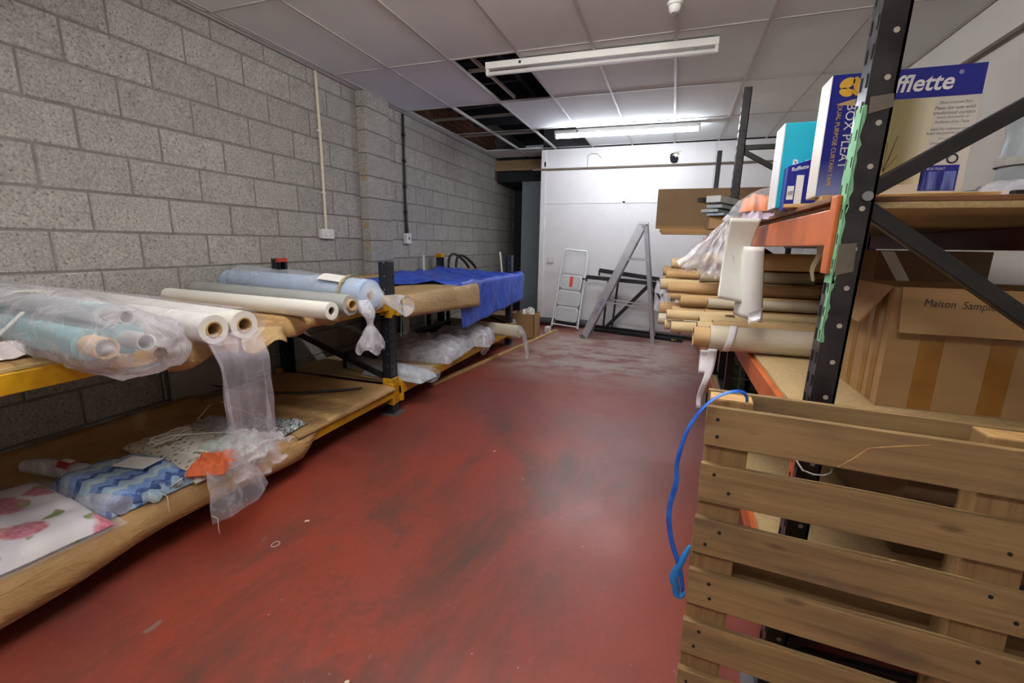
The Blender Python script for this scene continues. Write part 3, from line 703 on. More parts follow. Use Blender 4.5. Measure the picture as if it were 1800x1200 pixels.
# stray papers on the rolls
obj('paper_note', MB().grid(lambda u, v: (1.13 + 0.22 * u, 2.27 + 0.16 * v - 0.03 * u, 1.145 - 0.012 * u - 0.03 * (v - .5) ** 2 * 4 + 0.006), 6, 6), M_paper, solid=0.0008, label='white paper lying on the bagged pale blue roll', cat='paper')
obj('tape_band', MB().tube([Vector((1.34, 2.325, ZS + 0.10)), Vector((1.36, 2.322, ZS + 0.10))], 0.112, 28, cap=False), plain('tan_tape', (176, 160, 110), 0.4), solid=0.001, label='tan tape band around the bagged blue roll', cat='tape')
obj('paper_note', MB().prism([(0, 0), (0.11, 0.01), (0.2, 0.05), (0.15, 0.06), (0.10, 0.045), (0.06, 0.10), (0.02, 0.07)], 0.001, lambda x, y, t: (0.72 + x * 1.1, 1.03 + y, 1.135 + t + 0.02 * x)), plain('pale_yellow_paper', (232, 230, 190), 0.7), label='torn pale yellow paper scrap on the teal bundle', cat='paper')
# rag by the teal bundle
mb = MB(); mb.grid(lambda u, v: (0.92 + 0.20 * v + 0.02 * math.sin(u * 9), 0.56 + 0.34 * u + 0.04 * nz(u * 4, v * 4, 2), 0.945 + 0.045 * (math.sin(math.pi * v) * (0.6 + 0.4 * math.sin(u * 7))) + 0.02 * abs(nz(u * 8, v * 8, 3))), 30, 18)
obj('white_rag', mb, plain('rag_cloth', (226, 216, 214), 0.9, var=0.1, scale=12), smooth=70, solid=0.002, label='crumpled white rag on the shelf edge at the far left', cat='rag')
obj('paper_strip', MB().bar((1.02, 0.85, 1.0), (0.95, 0.97, 1.075), 0.012, 0.004), M_paper, label='thin white paper strip poking out of the rag', cat='paper')

# ================================================================== LEFT LOWER SHELF GOODS
def pillow(x0, x1, y0, y1, z, h, seed, rot=0.0, nu=26, nv=22, rough=0.01, sharp=0.35):
    """soft folded pack: rounded on top and along its edges"""
    cx, cyy = (x0 + x1) / 2, (y0 + y1) / 2; ca, sa = math.cos(rot), math.sin(rot); mb = MB()
    def edge(t): return max(0.0, 1 - abs(2 * t - 1) ** 5) ** sharp
    def top(u, v):
        x, y = (u - .5) * (x1 - x0), (v - .5) * (y1 - y0)
        zz = z + 0.004 + h * edge(u) * edge(v) * (0.85 + 0.3 * nz(u * 3 + seed, v * 3, seed)) + rough * nz(u * 9, v * 9, seed) * edge(u) * edge(v)
        x += 0.01 * nz(v * 4, seed); y += 0.012 * nz(u * 4, seed + 3)
        return (cx + x * ca - y * sa, cyy + x * sa + y * ca, max(zz, z + 0.001))
    mb.grid(top, nu, nv)
    mb.grid(lambda u, v: (lambda p: (p[0], p[1], z))(top(u, v)), nu, nv)
    return mb
def floral_mat():
    t = NT('floral_print'); v = t.coord('Object'); wv = t.noise(v, 14, 3, 0.6)
    base = t.mix(t.step(t.noise(v, 6, 2), 0.4, 0.6), lin((240, 238, 240)), lin((226, 224, 232)))
    vm = t.n('ShaderNodeMix', data_type='VECTOR'); vm.inputs[0].default_value = 0.10; t.l(v, vm.inputs[4])
    nd = t.n('ShaderNodeTexNoise'); t.l(v, nd.inputs['Vector']); nd.inputs['Scale'].default_value = 11; t.l(nd.outputs['Color'], vm.inputs[5])
    d1 = t.voro(vm.outputs[1], 7.0); col1 = t.voro(vm.outputs[1], 7.0, out='Color')
    ro = t.math('MULTIPLY', t.step(d1, 0.47, 0.36), t.step(t.sep(col1)[0], 0.24, 0.28))
    pink = t.mix(t.step(t.noise(v, 60, 3), 0.35, 0.65), lin((226, 130, 150)), lin((180, 52, 92)))
    pink = t.mix(t.step(t.sep(col1)[1], 0.4, 0.6), pink, t.mix(t.step(t.voro(v, 48), 0.2, 0.5), lin((240, 190, 178)), lin((220, 126, 134))))
    d2 = t.voro(vm.outputs[1], 11.0); col2 = t.voro(vm.outputs[1], 11.0, out='Color')
    lf = t.math('MULTIPLY', t.step(d2, 0.36, 0.30), t.step(t.sep(col2)[1], 0.56, 0.58))
    c = t.mix(lf, base, t.mix(wv, lin((150, 166, 62)), lin((92, 116, 42))))
    c = t.mix(ro, c, pink); return t.fin(c, 0.55)
obj('floral_fabric', pillow(0.56, 1.20, 0.30, 1.02, 0.252, 0.085, 1.0, -0.12), floral_mat(), smooth=70, label='folded white fabric printed with pink roses, bagged on the lower shelf', cat='fabric')
mb = pillow(0.545, 1.225, 0.285, 1.05, 0.249, 0.098, 1.0, -0.12)
obj('plastic_bag', mb, film('fabric_film', (236, 236, 242), 0.05, 0.12, 6), smooth=70, label='thin clear plastic bag around the rose-printed fabric', cat='plastic bag')
def zigzag_mat():
    t = NT('zigzag_print'); v = t.coord('Object'); s = t.sep(v)
    tri = t.math('PINGPONG', t.math('MULTIPLY', s[1], 1.0), 0.03)
    u = t.math('ADD', t.math('MULTIPLY', s[0], 1.0), t.math('MULTIPLY', tri, 1.1))
    band = t.math('FRACT', t.math('MULTIPLY', u, 7.0))
    c = t.mix(t.step(band, 0.30, 0.34), lin((120, 150, 206)), lin((58, 88, 150)))
    c = t.mix(t.step(band, 0.55, 0.58), c, lin((150, 176, 200))); c = t.mix(t.step(band, 0.78, 0.82), c, lin((176, 196, 196)))
    c = t.mix(t.math('MULTIPLY', t.step(t.noise(v, 60, 3), 0.45, 0.7), 0.35), c, lin((186, 206, 226)))
    return t.fin(c, 0.85)
M_zig = zigzag_mat()
zf = thing('zigzag_fabric', 'folded blue fabric with a zigzag weave and crumpled hem on the lower shelf', 'fabric', (0.98, 1.16, 0.25))
obj('folded_cloth', pillow(0.70, 1.20, 1.02, 1.36, 0.250, 0.075, 6.0, -0.10), M_zig, parent=zf, smooth=70)
mb = MB()
for k, (zz, xx) in enumerate(((0.262, 1.20), (0.285, 1.205))):
    mb.tube([(xx - 0.03, 1.02 + 0.36 * i / 14, zz + 0.012 * math.sin(i * 1.3 + k)) for i in range(15)], [0.012 + 0.006 * math.sin(i * 2.1 + k) for i in range(15)], 8)
obj('rolled_hem', mb, plain('blue_cloth', (70, 96, 152), 0.85), parent=zf, smooth=True)
mb = MB().tube([(1.17 + 0.035 * math.sin(i * 0.9), 1.12 + 0.15 * i / 9, 0.272 + 0.01 * math.sin(i * 1.7)) for i in range(10)], [0.02, 0.026, 0.03, 0.022, 0.03, 0.034, 0.026, 0.03, 0.022, 0.012], 9)
obj('crumpled_corner', mb, M_zig, parent=zf, smooth=True)
obj('paper_note', MB().prism([(0, 0), (0.16, 0.03), (0.14, 0.135), (-0.015, 0.10)], 0.001, lambda x, y, t: (0.90 + x, 1.175 + y, 0.342 + t)), M_paper, label='white card lying on the blue zigzag fabric', cat='paper')
def leaf_mat():
    t = NT('leaf_print'); v = t.coord('Object', (1, 0.62, 1)); col = t.voro(v, 44, out='Color'); d = t.voro(v, 44)
    base = lin((226, 222, 210)); leaf = t.mix(t.step(t.sep(col)[0], 0.45, 0.5), lin((98, 106, 92)), lin((140, 134, 108)))
    leaf = t.mix(t.step(t.sep(col)[2], 0.82, 0.84), leaf, lin((200, 120, 80)))
    return t.fin(t.mix(t.step(d, 0.34, 0.28), base, leaf), 0.85)
lp = obj('leaf_print_fabric', pillow(0.56, 1.27, 1.36, 1.70, 0.252, 0.055, 11.0, -0.16), leaf_mat(), smooth=70, label='cream fabric with small leaf print lying below the hanging plastic tail', cat='fabric')
mb = pillow(1.15, 1.31, 1.31, 1.50, 0.290, 0.05, 3.0, 0.5, 18, 16, 0.035)
obj('orange_cloth', mb, plain('orange_cloth', (236, 120, 72), 0.8, var=0.12, scale=14), smooth=70, label='crumpled orange cloth at the corner of the leaf print fabric', cat='cloth')
def skirt(u, v):
    a = -0.5 + 1.9 * u
    r = 0.10 + 0.17 * v
    return (1.21 + math.cos(a) * r * 0.75 + 0.015 * nz(u * 8, v * 4, 1), 1.38 + math.sin(a) * r * 1.0, 0.315 - 0.20 * v * v + 0.02 * nz(u * 7, v * 5, 9))
obj('plastic_bag', MB().grid(skirt, 30, 14), M_film, smooth=80, label='clear plastic drooping off the shelf edge below the orange cloth', cat='plastic bag')
mb = pillow(0.62, 1.06, 1.66, 1.84, 0.258, 0.06, 21.0, -0.15, 20, 16, 0.03)
obj('plastic_bag', mb, M_film2, smooth=80, label='flattened clear plastic behind the leaf print fabric', cat='plastic bag')
# green and white scroll fabric, rolled layers seen end on
sc = thing('striped_fabric', 'green and white fabric folded in layers at the shelf edge', 'fabric', (1.2, 1.58, 0.26))
obj('folded_cloth', pillow(0.98, 1.26, 1.48, 1.72, 0.258, 0.075, 31.0, -0.1), plain('mint_fabric', (206, 222, 212), 0.85, c2=(168, 190, 178), scale=22), parent=sc, smooth=70)
for k in range(4):
    pts = [(1.262 + 0.006 * k, 1.50 + 0.05 * k * 0 + 0.21 * i / 8, 0.270 + 0.014 * k + 0.01 * math.sin(i * 0.9 + k)) for i in range(9)]
    obj('fold', MB().tube(pts, 0.007, 6), M_whitefab if k % 2 else plain('green_fold', (150, 190, 172), 0.85), parent=sc, smooth=True)
# coil of white cord
pts = []
for i in range(70):
    a = i * 0.36; pts.append((0.80 + 0.07 * math.cos(a) * (0.55 + 0.12 * math.sin(i * .21)), 1.55 + 0.11 * math.sin(a) * (0.9 + 0.1 * math.cos(i * .13)) - 0.05, 0.322 + 0.006 * math.sin(i * 1.3) + 0.0004 * i))
pts += [(0.95, 1.62, 0.33), (1.05, 1.66, 0.335), (1.13, 1.60, 0.345), (1.17, 1.56, 0.335)]
obj('coiled_cord', MB().tube(pts, 0.0035, 6, cap=True), M_string, smooth=True, label='loose coil of white cord on the leaf print fabric', cat='cord')
obj('string', MB().tube([(0.70, 1.72, 0.33), (0.62, 1.86, 0.36), (0.66, 1.90, 0.375), (0.90, 1.90, 0.33)], 0.003, 6), M_string, smooth=True, label='stiff thin string arching over the lower shelf', cat='string')
# silvery sparkling pack
def sequin_mat():
    t = NT('silver_glitter'); v = t.coord('Object'); col = t.voro(v, 90, out='Color'); s = t.sep(col)
    c = t.mix(t.step(s[0], 0.4, 0.7), lin((120, 128, 128)), lin((196, 200, 198))); c = t.mix(t.step(s[1], 0.86, 0.9), c, lin((60, 66, 66)))
    t.bump(t.voro(v, 90), 0.6, 0.004); return t.fin(c, 0.28, 0.35)
obj('silver_fabric', pillow(0.80, 1.20, 1.70, 2.02, 0.256, 0.045, 41.0, 0.06), sequin_mat(), smooth=70, label='sparkling silver grey fabric pack in plastic on the lower shelf', cat='fabric')
# rolled clear packet with red-edged label
rp = thing('clear_packet', 'clear plastic packet with a red bordered label behind the zigzag fabric', 'packet', (0.62, 1.16, 0.25))
obj('film_roll', MB().tube([(0.40, 1.10, 0.285), (0.52, 1.125, 0.29), (0.72, 1.16, 0.285), (0.80, 1.18, 0.275)], [0.03, 0.042, 0.042, 0.03], 14), M_film2, parent=rp, smooth=True)
lb = obj('label', MB().grid(lambda u, v: (0.60 + 0.09 * u, 1.11 + 0.075 * v, 0.336 - 0.02 * (v - .5) ** 2 * 4), 3, 3), plain('red_border', (170, 50, 60), 0.5), parent=rp, solid=0.001)
obj('label_panel', MB().grid(lambda u, v: (0.61 + 0.07 * u, 1.12 + 0.055 * v, 0.3375 - 0.02 * (v - .5) ** 2 * 3), 3, 3), M_paper, parent=lb, solid=0.001)
obj('clear_tube', MB().tube([(1.02, 1.02, 0.285), (1.12, 1.035, 0.285), (1.19, 1.045, 0.285)], [0.03, 0.036, 0.036], 18), M_film2, smooth=True, label='short rolled clear plastic tube end at the shelf edge', cat='plastic tube')
obj('paper_tag', MB().bar((1.175, 1.235, 0.262), (1.215, 1.25, 0.295), 0.05, 0.004), M_paper, label='small white tag at the hem of the zigzag fabric', cat='tag')
for i, (x, y, z) in enumerate(((1.262, 1.16, 0.285), (1.42, 1.25, 0.16))):
    obj('thread', MB().tube([(x - 0.03, y, z), (x, y + 0.005, z - 0.01), (x + 0.005, y + 0.0, z - 0.05), (x + 0.0, y + 0.004, z - 0.085)], 0.0016, 5), M_string, label=['pale loose thread hanging over the kraft paper edge', 'loose thread dangling from the drooping clear plastic'][i], cat='thread')

# ---- behind the goods: dark boards under the shelf
M_greyboard = plain('grey_board', (150, 148, 144), 0.7, var=0.15, scale=4)
obj('leaning_board', MB().bar((0.20, 2.02, 0.26), (0.10, 2.02, 0.86), 0.52, 0.012, (0, 1, 0)).__class__().box(0.10, 0.112, 1.98, 2.60, 0.262, 0.80), M_greyboard, label='grey board propped upright at the back of the lower shelf', cat='board')
obj('curved_strip', MB().tube([(0.20, 2.15, 0.36), (0.55, 2.30, 0.27), (0.95, 2.62, 0.262), (1.08, 2.74, 0.262)], 0.010, 8), M_black, smooth=True, label='black curved strip lying across the lower shelf by the upright', cat='strip', sub=1)
# ---- far bay, lower shelf
obj('pale_blue_pack', pillow(0.80, 1.40, 3.06, 3.30, 0.240, 0.085, 51.0, -0.08), plain('ice_blue_fabric', (196, 208, 216), 0.6, var=0.12, scale=9), smooth=70, label='pale blue bagged fabric pack jutting off the far lower shelf', cat='fabric')
sleeve('plastic_bag', 'cloudy clear plastic sleeve around the pale blue pack', (0.55, 3.22, 0.30), (1.44, 3.17, 0.28), piece([(0, .05, .02, 0), (.1, .12, .05, .0), (.9, .13, .055, 0), (1, .10, .05, 0)]), 15.0, M_film3)
mb = MB(); mb.add(pillow(0.45, 1.28, 3.62, 4.50, 0.241, 0.17, 61.0, 0.1, 34, 34, 0.05).v, pillow(0.45, 1.28, 3.62, 4.50, 0.241, 0.17, 61.0, 0.1, 34, 34, 0.05).f)
obj('plastic_bundle', mb, M_film2, smooth=80, label='big crumpled clear plastic bundle on the far lower shelf', cat='plastic bag')
obj('bundle_filling', pillow(0.50, 1.18, 3.75, 4.40, 0.241, 0.12, 63.0, 0.1, 20, 20, 0.04), plain('pale_grey_pack', (196, 196, 198), 0.7, var=0.15, scale=8), smooth=70, label='pale grey padding inside the big plastic bundle', cat='padding')
mb = pillow(0.70, 1.36, 4.40, 4.85, 0.241, 0.20, 71.0, 0.2, 26, 24, 0.05)
obj('plastic_bundle', mb, M_film2, smooth=80, label='second clear plastic bundle spilling off the shelf below the tarpaulin', cat='plastic bag')
obj('plastic_droop', MB().grid(lambda u, v: (1.27 + 0.06 * math.sin(v * 3) + 0.02 * nz(u * 6, v * 5, 4), 4.50 + 0.26 * u, 0.38 - 0.27 * v * (0.8 + 0.2 * math.sin(u * 3.1))), 16, 16), M_film2, smooth=80, label='plastic corner hanging below the far lower beam', cat='plastic bag')
roll('fabric_roll', 'cream fabric roll poking off the end of the far lower shelf', (0.55, 5.25, 0.325), (1.56, 5.05, 0.325), 0.075, M_cream, 0.02, group=None, group_on=False, out=-0.02)
obj('plastic_tail', MB().grid(lambda u, v: (1.54 + 0.14 * v + 0.02 * nz(u * 5, v * 4, 8), 4.98 + 0.14 * u + 0.02 * math.sin(v * 4), 0.37 - 0.30 * v * v - 0.05 * v + 0.03 * math.sin(u * 3.1)), 14, 16), M_film2, smooth=80, label='cloudy plastic tail drooping from the cream roll', cat='plastic bag')
# dark stored frames below the tarp
bf = thing('stored_trestle', 'dark steel frame stored on edge below the folded kraft paper', 'frame', (0.55, 4.1, 0.24))
obj('rail', MB().box(0.50, 0.58, 3.2, 5.3, 0.24, 0.38), M_black, parent=bf, bevel=0.004)
obj('rail', MB().box(0.50, 0.54, 3.2, 5.3, 0.70, 0.76), M_black, parent=bf, bevel=0.004)
for y in (3.5, 4.1, 4.7, 5.2): obj('upright', MB().box(0.50, 0.54, y, y + 0.04, 0.38, 0.70), M_black, parent=bf)
obj('end_cap', MB().box(0.62, 0.66, 4.0, 4.06, 0.24, 0.6), M_plastic_white, parent=bf)
obj('green_cord', MB().tube([(1.225, 3.03, 0.93), (1.23, 3.04, 0.75), (1.225, 3.035, 0.62)], 0.004, 6), plain('green_cord', (60, 120, 92), 0.7), label='thin green cord hanging beside the middle upright', cat='cord')

# ---- on the floor at the far end
obj('floor_batten', MB().bar((1.12, 3.70, 0.012), (1.55, 6.98, 0.012), 0.045, 0.024), wood('pine', (206, 170, 116), (180, 140, 88)), bevel=0.002, label='long pine batten lying on the floor along the rack', cat='batten')
jb = thing('junk_box', 'open cardboard box of scraps on the floor past the end upright', 'box', (1.22, 6.35, 0))
for q in ((1.03, 1.038, 6.2, 6.5), (1.392, 1.40, 6.2, 6.5), (1.03, 1.40, 6.2, 6.208), (1.03, 1.40, 6.492, 6.5)):
    obj('side', MB().box(q[0], q[1], q[2], q[3], 0.0, 0.36), M_card, parent=jb)
obj('bottom', MB().box(1.03, 1.40, 6.2, 6.5, 0, 0.006), M_card, parent=jb)
for i in range(5):
    a = random.uniform(0, 3); obj('scrap', pillow(1.06 + 0.05 * i, 1.2 + 0.04 * i, 6.24, 6.44, 0.24 + 0.02 * i, 0.10 + 0.02 * (i % 3), 80 + i, a * 0.2, 12, 10, 0.04), [M_card_dark, plain('scrap_green', (150, 150, 90), 0.8), M_paper, M_tubecard, M_plastic_white][i], parent=jb, smooth=60)
obj('plastic_heap', pillow(0.98, 1.16, 6.05, 6.20, 0.0, 0.30, 95.0, 0.3, 14, 14, 0.05), M_film2, smooth=80, label='white plastic scrap heap in front of the junk box', cat='plastic bag')
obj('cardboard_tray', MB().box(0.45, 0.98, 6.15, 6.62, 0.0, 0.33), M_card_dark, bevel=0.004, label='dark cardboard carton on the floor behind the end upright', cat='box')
obj('basket_scrap', MB().box(1.42, 1.50, 6.70, 6.84, 0, 0.10), plain('white_scrap', (214, 212, 206), 0.7), bevel=0.01, label='small pale offcut on the floor near the pipe', cat='offcut')
M_pipe = plain('grey_pipe', (84, 86, 90), 0.45, var=0.2)
obj('floor_pipe', MB().pipe((1.10, 7.50, 0.062), (2.05, 7.50, 0.062), 0.06, 0.052, 20), M_pipe, smooth=True, label='grey drain pipe lying along the back wall', cat='pipe')

# ================================================================== RIGHT RACK
M_orange = plain('orange_steel', (208, 108, 50), 0.42, var=0.2, scale=7, c2=(176, 88, 44))
M_greenpaint = plain('flaking_green_paint', (134, 196, 150), 0.6, var=0.2, scale=30)
M_worn = plain('black_worn_steel', (26, 24, 26), 0.3, var=0.3, scale=14, c2=(52, 50, 52))
M_ducttape = plain('old_tape', (112, 104, 92), 0.5, var=0.25, scale=20)
M_redbeam = plain('dark_red_steel', (120, 52, 36), 0.5, var=0.2)
FRX, RRX = 3.622, 4.56
rr = thing('pallet_rack', 'tall black pallet rack with orange beams along the right wall', 'rack', (FRX, 2.7, 0))
def lean(mb, amt): 
    mb.v = [Vector((v.x + amt * (v.z - 1.4), v.y, v.z)) for v in mb.v]; return mb
BAYS = (1.365, 4.02, 6.72)
HR = 2.51
for fi, fy in enumerate(BAYS):
    am = 0.017 if fi == 0 else 0.008
    for px, s in ((FRX, -1), (RRX, 1)):
        mb = post_mesh(HR if fi == 1 else HR + 0.06, 0.062, 0.056); mb.v = [Vector((v.x * s, v.y, v.z)) for v in mb.v]; shift(mb, px + (0.04 if fi == 2 else 0), fy)
        if px == FRX: lean(mb, am)
        po = obj('upright', mb, M_worn if fi == 0 else M_black, parent=rr, label='black upright with peeling green paint and old tape' if fi == 0 and px == FRX else None)
        obj('foot_plate', MB().box(px - 0.07 - 0.03 * am * 40, px + 0.07, fy - 0.06, fy + 0.06, 0, 0.008), M_galv, parent=po)
        if px == FRX and fi < 2:
            hl = MB()
            for k in range(26):
                z = 0.12 + k * 0.095; hl.disc((px + 0.006 + am * (z - 1.4), fy - 0.031, z), 0.0062, (0, -1, 0), 10, 0.0012)
            obj('bolt_holes', hl, plain('hole_light', (190, 184, 172), 0.6) if fi == 0 else M_hole_dark, parent=po, kind='stuff')
            sl = MB()
            for k in range(40):
                z = 0.1 + k * 0.06
                for dy in (-0.018, 0.018): sl.box(px - 0.0295 + am * (z - 1.4), px - 0.0285 + am * (z - 1.4), fy + dy - 0.004, fy + dy + 0.004, z, z + 0.03)
            obj('slots', sl, M_hole_dark, parent=po, kind='stuff')
            if fi == 0:
                # flaking green paint down the aisle face and its front arris
                for k, (z0, z1) in enumerate(((1.12, 1.30), (1.27, 1.46), (1.44, 1.68))):
                    n = 14; L = []; Rr = []
                    for i in range(n + 1):
                        z = z0 + (z1 - z0) * i / n
                        L.append((fy - 0.031 + random.uniform(0, 0.004), z)); Rr.append((fy + (0.03 if k else 0.0) - random.uniform(0, 0.016), z))
                    poly = L + Rr[::-1]
                    m_ = MB().prism(poly, 0.0014, lambda y, z, t: (FRX - 0.0282 + am * (z - 1.4) - t, y, z)); obj('green_paint', m_, M_greenpaint, parent=po)
                    poly2 = [(FRX - 0.028 + am * (L[i][1] - 1.4), L[i][1]) for i in range(n + 1)] + [(FRX - 0.028 + random.uniform(0.001, 0.009) + am * (L[i][1] - 1.4), L[i][1]) for i in range(n, -1, -1)]
                    m_ = MB().prism(poly2, 0.0014, lambda x, z, t: (x, fy - 0.0312 - t, z)); obj('green_paint', m_, M_greenpaint, parent=po)
                for (z0, z1, x0, x1, mt) in ((1.66, 1.70, -0.018, 0.028, M_ducttape), (1.29, 1.37, -0.026, 0.012, M_ducttape)):
                    m_ = MB().prism([(x0, z0), (x1, z0 + 0.012), (x1 - 0.004, z1), (x0 - 0.002, z1 - 0.004)], 0.0015, lambda x, z, t: (FRX + x + am * (z - 1.4), fy - 0.0322 - t, z)); obj('tape_patch', m_, mt, parent=po)
                m_ = MB().prism([(-0.036, 1.685), (-0.075, 1.69), (-0.05, 1.697), (-0.036, 1.70)], 0.001, lambda x, z, t: (FRX + x, fy - 0.01 - t, z)); obj('tape_patch', m_, plain('yellow_tape', (196, 168, 110), 0.5), parent=po)
                obj('bolt_head', MB().tube([(FRX + 0.012, fy - 0.031, 1.478), (FRX + 0.012, fy - 0.039, 1.478)], 0.0115, 12), M_galv, parent=po, smooth=True)
                obj('wire_tie', MB().tube([(FRX - 0.045, fy - 0.03, 0.79), (FRX - 0.03, fy - 0.05, 0.77), (FRX - 0.005, fy - 0.052, 0.764), (FRX + 0.02, fy - 0.05, 0.765), (FRX + 0.036, fy - 0.04, 0.77), (FRX + 0.045, fy - 0.02, 0.775)], 0.0022, 6), M_plastic_white, parent=po)
    # bracing across the frame
    for (x0, z0, x1, z1) in ((FRX, 1.478, RRX, 2.10), (FRX, 1.47, RRX, 0.80), (FRX, 0.18, RRX, 0.78), (FRX, 2.10, RRX, 2.10), (FRX, 0.16, RRX, 0.16)) if fi == 0 else ((FRX, 2.085, RRX, 1.55), (FRX, 1.55, RRX, 2.07), (FRX, 2.095, RRX, 2.095), (FRX, 1.5, RRX, 0.9), (FRX, 0.3, RRX, 0.9)):
        obj('brace', MB().bar((x0, fy + 0.0, z0), (x1, fy + 0.0, z1), 0.028, 0.036), M_black, parent=rr, bevel=0.004)
for bi in range(2):
    ya, yb = BAYS[bi] + 0.037, BAYS[bi + 1] - 0.037
    for z0, z1 in ((0.225, 0.31), (0.775, 0.865), (1.362, 1.455)):
        b = obj('beam', MB().box(3.586, 3.634, ya + 0.004, yb - 0.004, z0, z1), M_orange, parent=rr, bevel=0.004)
        obj('beam', MB().box(RRX - 0.02, RRX + 0.03, ya, yb, z0, z1), M_redbeam, parent=rr, bevel=0.004)
        for ye in (ya - 0.045, yb - 0.0):
            obj('beam_connector', MB().box(3.582, 3.5925, ye, ye + 0.05, z0 - 0.07, z1 + 0.03), M_orange, parent=b, bevel=0.003)
        if bi == 0:
            obj('shelf_board', MB().box(3.605, RRX, ya + 0.002, yb - 0.02, z1, z1 + 0.016), M_chip, parent=rr, bevel=0.002)
obj('shelf_board', MB().box(3.605, RRX, 4.06, 6.68, 1.4555, 1.4695), M_chip, parent=rr, bevel=0.002)
obj('shelf_board', MB().box(3.58, RRX - 0.02, 1.405, 3.9, 1.4715, 1.4850), plain('brown_board', (126, 84, 52), 0.6, var=0.2, scale=12, stretch=(1, 8, 1)), parent=rr, bevel=0.002)
# slips of wood packing the boxes up
obj('plank', MB().bar((3.60, 1.60, 1.494), (4.00, 1.56, 1.494), 0.12, 0.016), M_ply, bevel=0.002, label='short plywood plank under the blue curtain tape carton', cat='plank')
obj('plank', MB().bar((3.555, 1.80, 1.491), (3.80, 1.72, 1.491), 0.09, 0.012), M_ply, bevel=0.002, label='thin plywood slip under the teal carton', cat='plank')

# ---- blue and cream curtain tape carton
bx0, bx1, by0, by1, bz0, bz1 = 3.590, 3.930, 1.60, 1.70, 1.503, 1.828
car = thing('tape_carton', 'blue and cream curtain tape carton with gold leaf mark on the top shelf', 'carton', ((bx0 + bx1) / 2, (by0 + by1) / 2, bz0))
def fronty(x, z): return (x, by0 - 0.0008, z)
M_cartonwhite = plain('carton_white', (226, 222, 214), 0.4, var=0.04)
obj('body', MB().box(bx0, bx1, by0, by1, bz0, bz1), M_cartonwhite, parent=car, bevel=0.003)
def fpanel(name, x0, x1, z0, z1, mat, dy=0.0008, par=None):
    return obj(name, MB().box(x0, x1, by0 - dy, by0 + 0.001, z0, z1), mat, parent=par or car)
side_grad = NT('print_blue_fade'); v_ = side_grad.coord('Object'); s_ = side_grad.sep(v_)
side_grad.fin(side_grad.mix(side_grad.step(s_[2], 0.02, 0.10), lin((120, 132, 190)), lin((26, 34, 136))), 0.3); M_bluefade = side_grad.m
fpanel('blue_spine', bx0 + 0.001, bx0 + 0.098, bz0 + 0.002, bz1 - 0.001, M_bluefade)
fpanel('blue_band', bx0 + 0.098, bx1 - 0.001, bz1 - 0.075, bz1 - 0.001, M_inkblue)
gp = NT('print_curtain_photo'); v_ = gp.coord('Object', (1, 1, 1)); s_ = gp.sep(v_); n_ = gp.noise(gp.coord('Object', (60, 1, 4)), 1.0, 3)
c_ = gp.mix(gp.step(s_[0], -0.07, 0.075), gp.mix(gp.step(n_, 0.35, 0.65), lin((190, 176, 126)), lin((120, 108, 62))), lin((226, 220, 196)))
c_ = gp.mix(gp.math('MULTIPLY', gp.math('MULTIPLY', gp.step(s_[0], -0.05, -0.01), gp.step(s_[0], 0.06, 0.02)), 0.7), c_, lin((134, 122, 62)))
gp.fin(c_, 0.35)
fpanel('curtain_picture', bx0 + 0.098, bx0 + 0.245, bz0 + 0.03, bz1 - 0.076, gp.m)
# vase and twigs printed low on the picture
mb = MB(); vx, vz = bx0 + 0.155, bz0 + 0.048
mb.prism([(vx + math.cos(a) * r, vz + math.sin(a) * r) for a, r in [(i * math.pi / 9, 0.020 + 0.003 * math.sin(i)) for i in range(18)]], 0.0004, lambda x, z, t: (x, by0 - 0.0009 - t, z))
obj('vase_print', mb, plain('print_olive', (156, 146, 96), 0.4), parent=car)
for (dx, dz) in ((-0.012, 0.07), (0.0, 0.095), (0.014, 0.08), (0.028, 0.06), (0.02, 0.11)):
    obj('twig_print', MB().bar((vx, by0 - 0.0012, vz + 0.016), (vx + dx, by0 - 0.0012, vz + dz), 0.0006, 0.0018, (1, 0, 0)), plain('print_twig', (96, 88, 54), 0.5), parent=car)
fpanel('blue_picture', bx1 - 0.098, bx1 - 0.016, bz0 + 0.012, bz0 + 0.078, M_inkblue)
ws = NT('print_blue_gathers'); n_ = ws.noise(ws.coord('Object', (90, 1, 6)), 1.0, 3); ws.fin(ws.mix(ws.step(n_, 0.4, 0.7), lin((24, 30, 120)), lin((124, 144, 220))), 0.35)
fpanel('gather_picture', bx1 - 0.094, bx1 - 0.020, bz0 + 0.014, bz0 + 0.062, ws.m, 0.0012)
text('BOX PLEAT', car, (bx1 - 0.086, by0 - 0.0014, bz0 + 0.066), (1, 0, 0), (0, 0, 1), 0.006, M_printwhite, 0.04)
text('Rufflette', car, (bx0 + 0.088, by0 - 0.001, bz1 - 0.059), (1, 0, 0), (0, 0, 1), 0.043, M_printwhite, 0.188, shear=0.18, bold=0.02)
text('\u00ae', car, (bx0 + 0.282, by0 - 0.001, bz1 - 0.024), (1, 0, 0), (0, 0, 1), 0.010, M_printwhite, 0.010)
# vertical lettering on the spine reads downwards
text('BOX PLEAT', car, (bx0 + 0.045, by0 - 0.001, bz1 - 0.078), (0, 0, -1), (1, 0, 0), 0.022, M_printwhite, 0.170)
text('DUAL PURPOSE CURTAIN TAPE', car, (bx0 + 0.023, by0 - 0.001, bz1 - 0.080), (0, 0, -1), (1, 0, 0), 0.011, M_gold, 0.215)
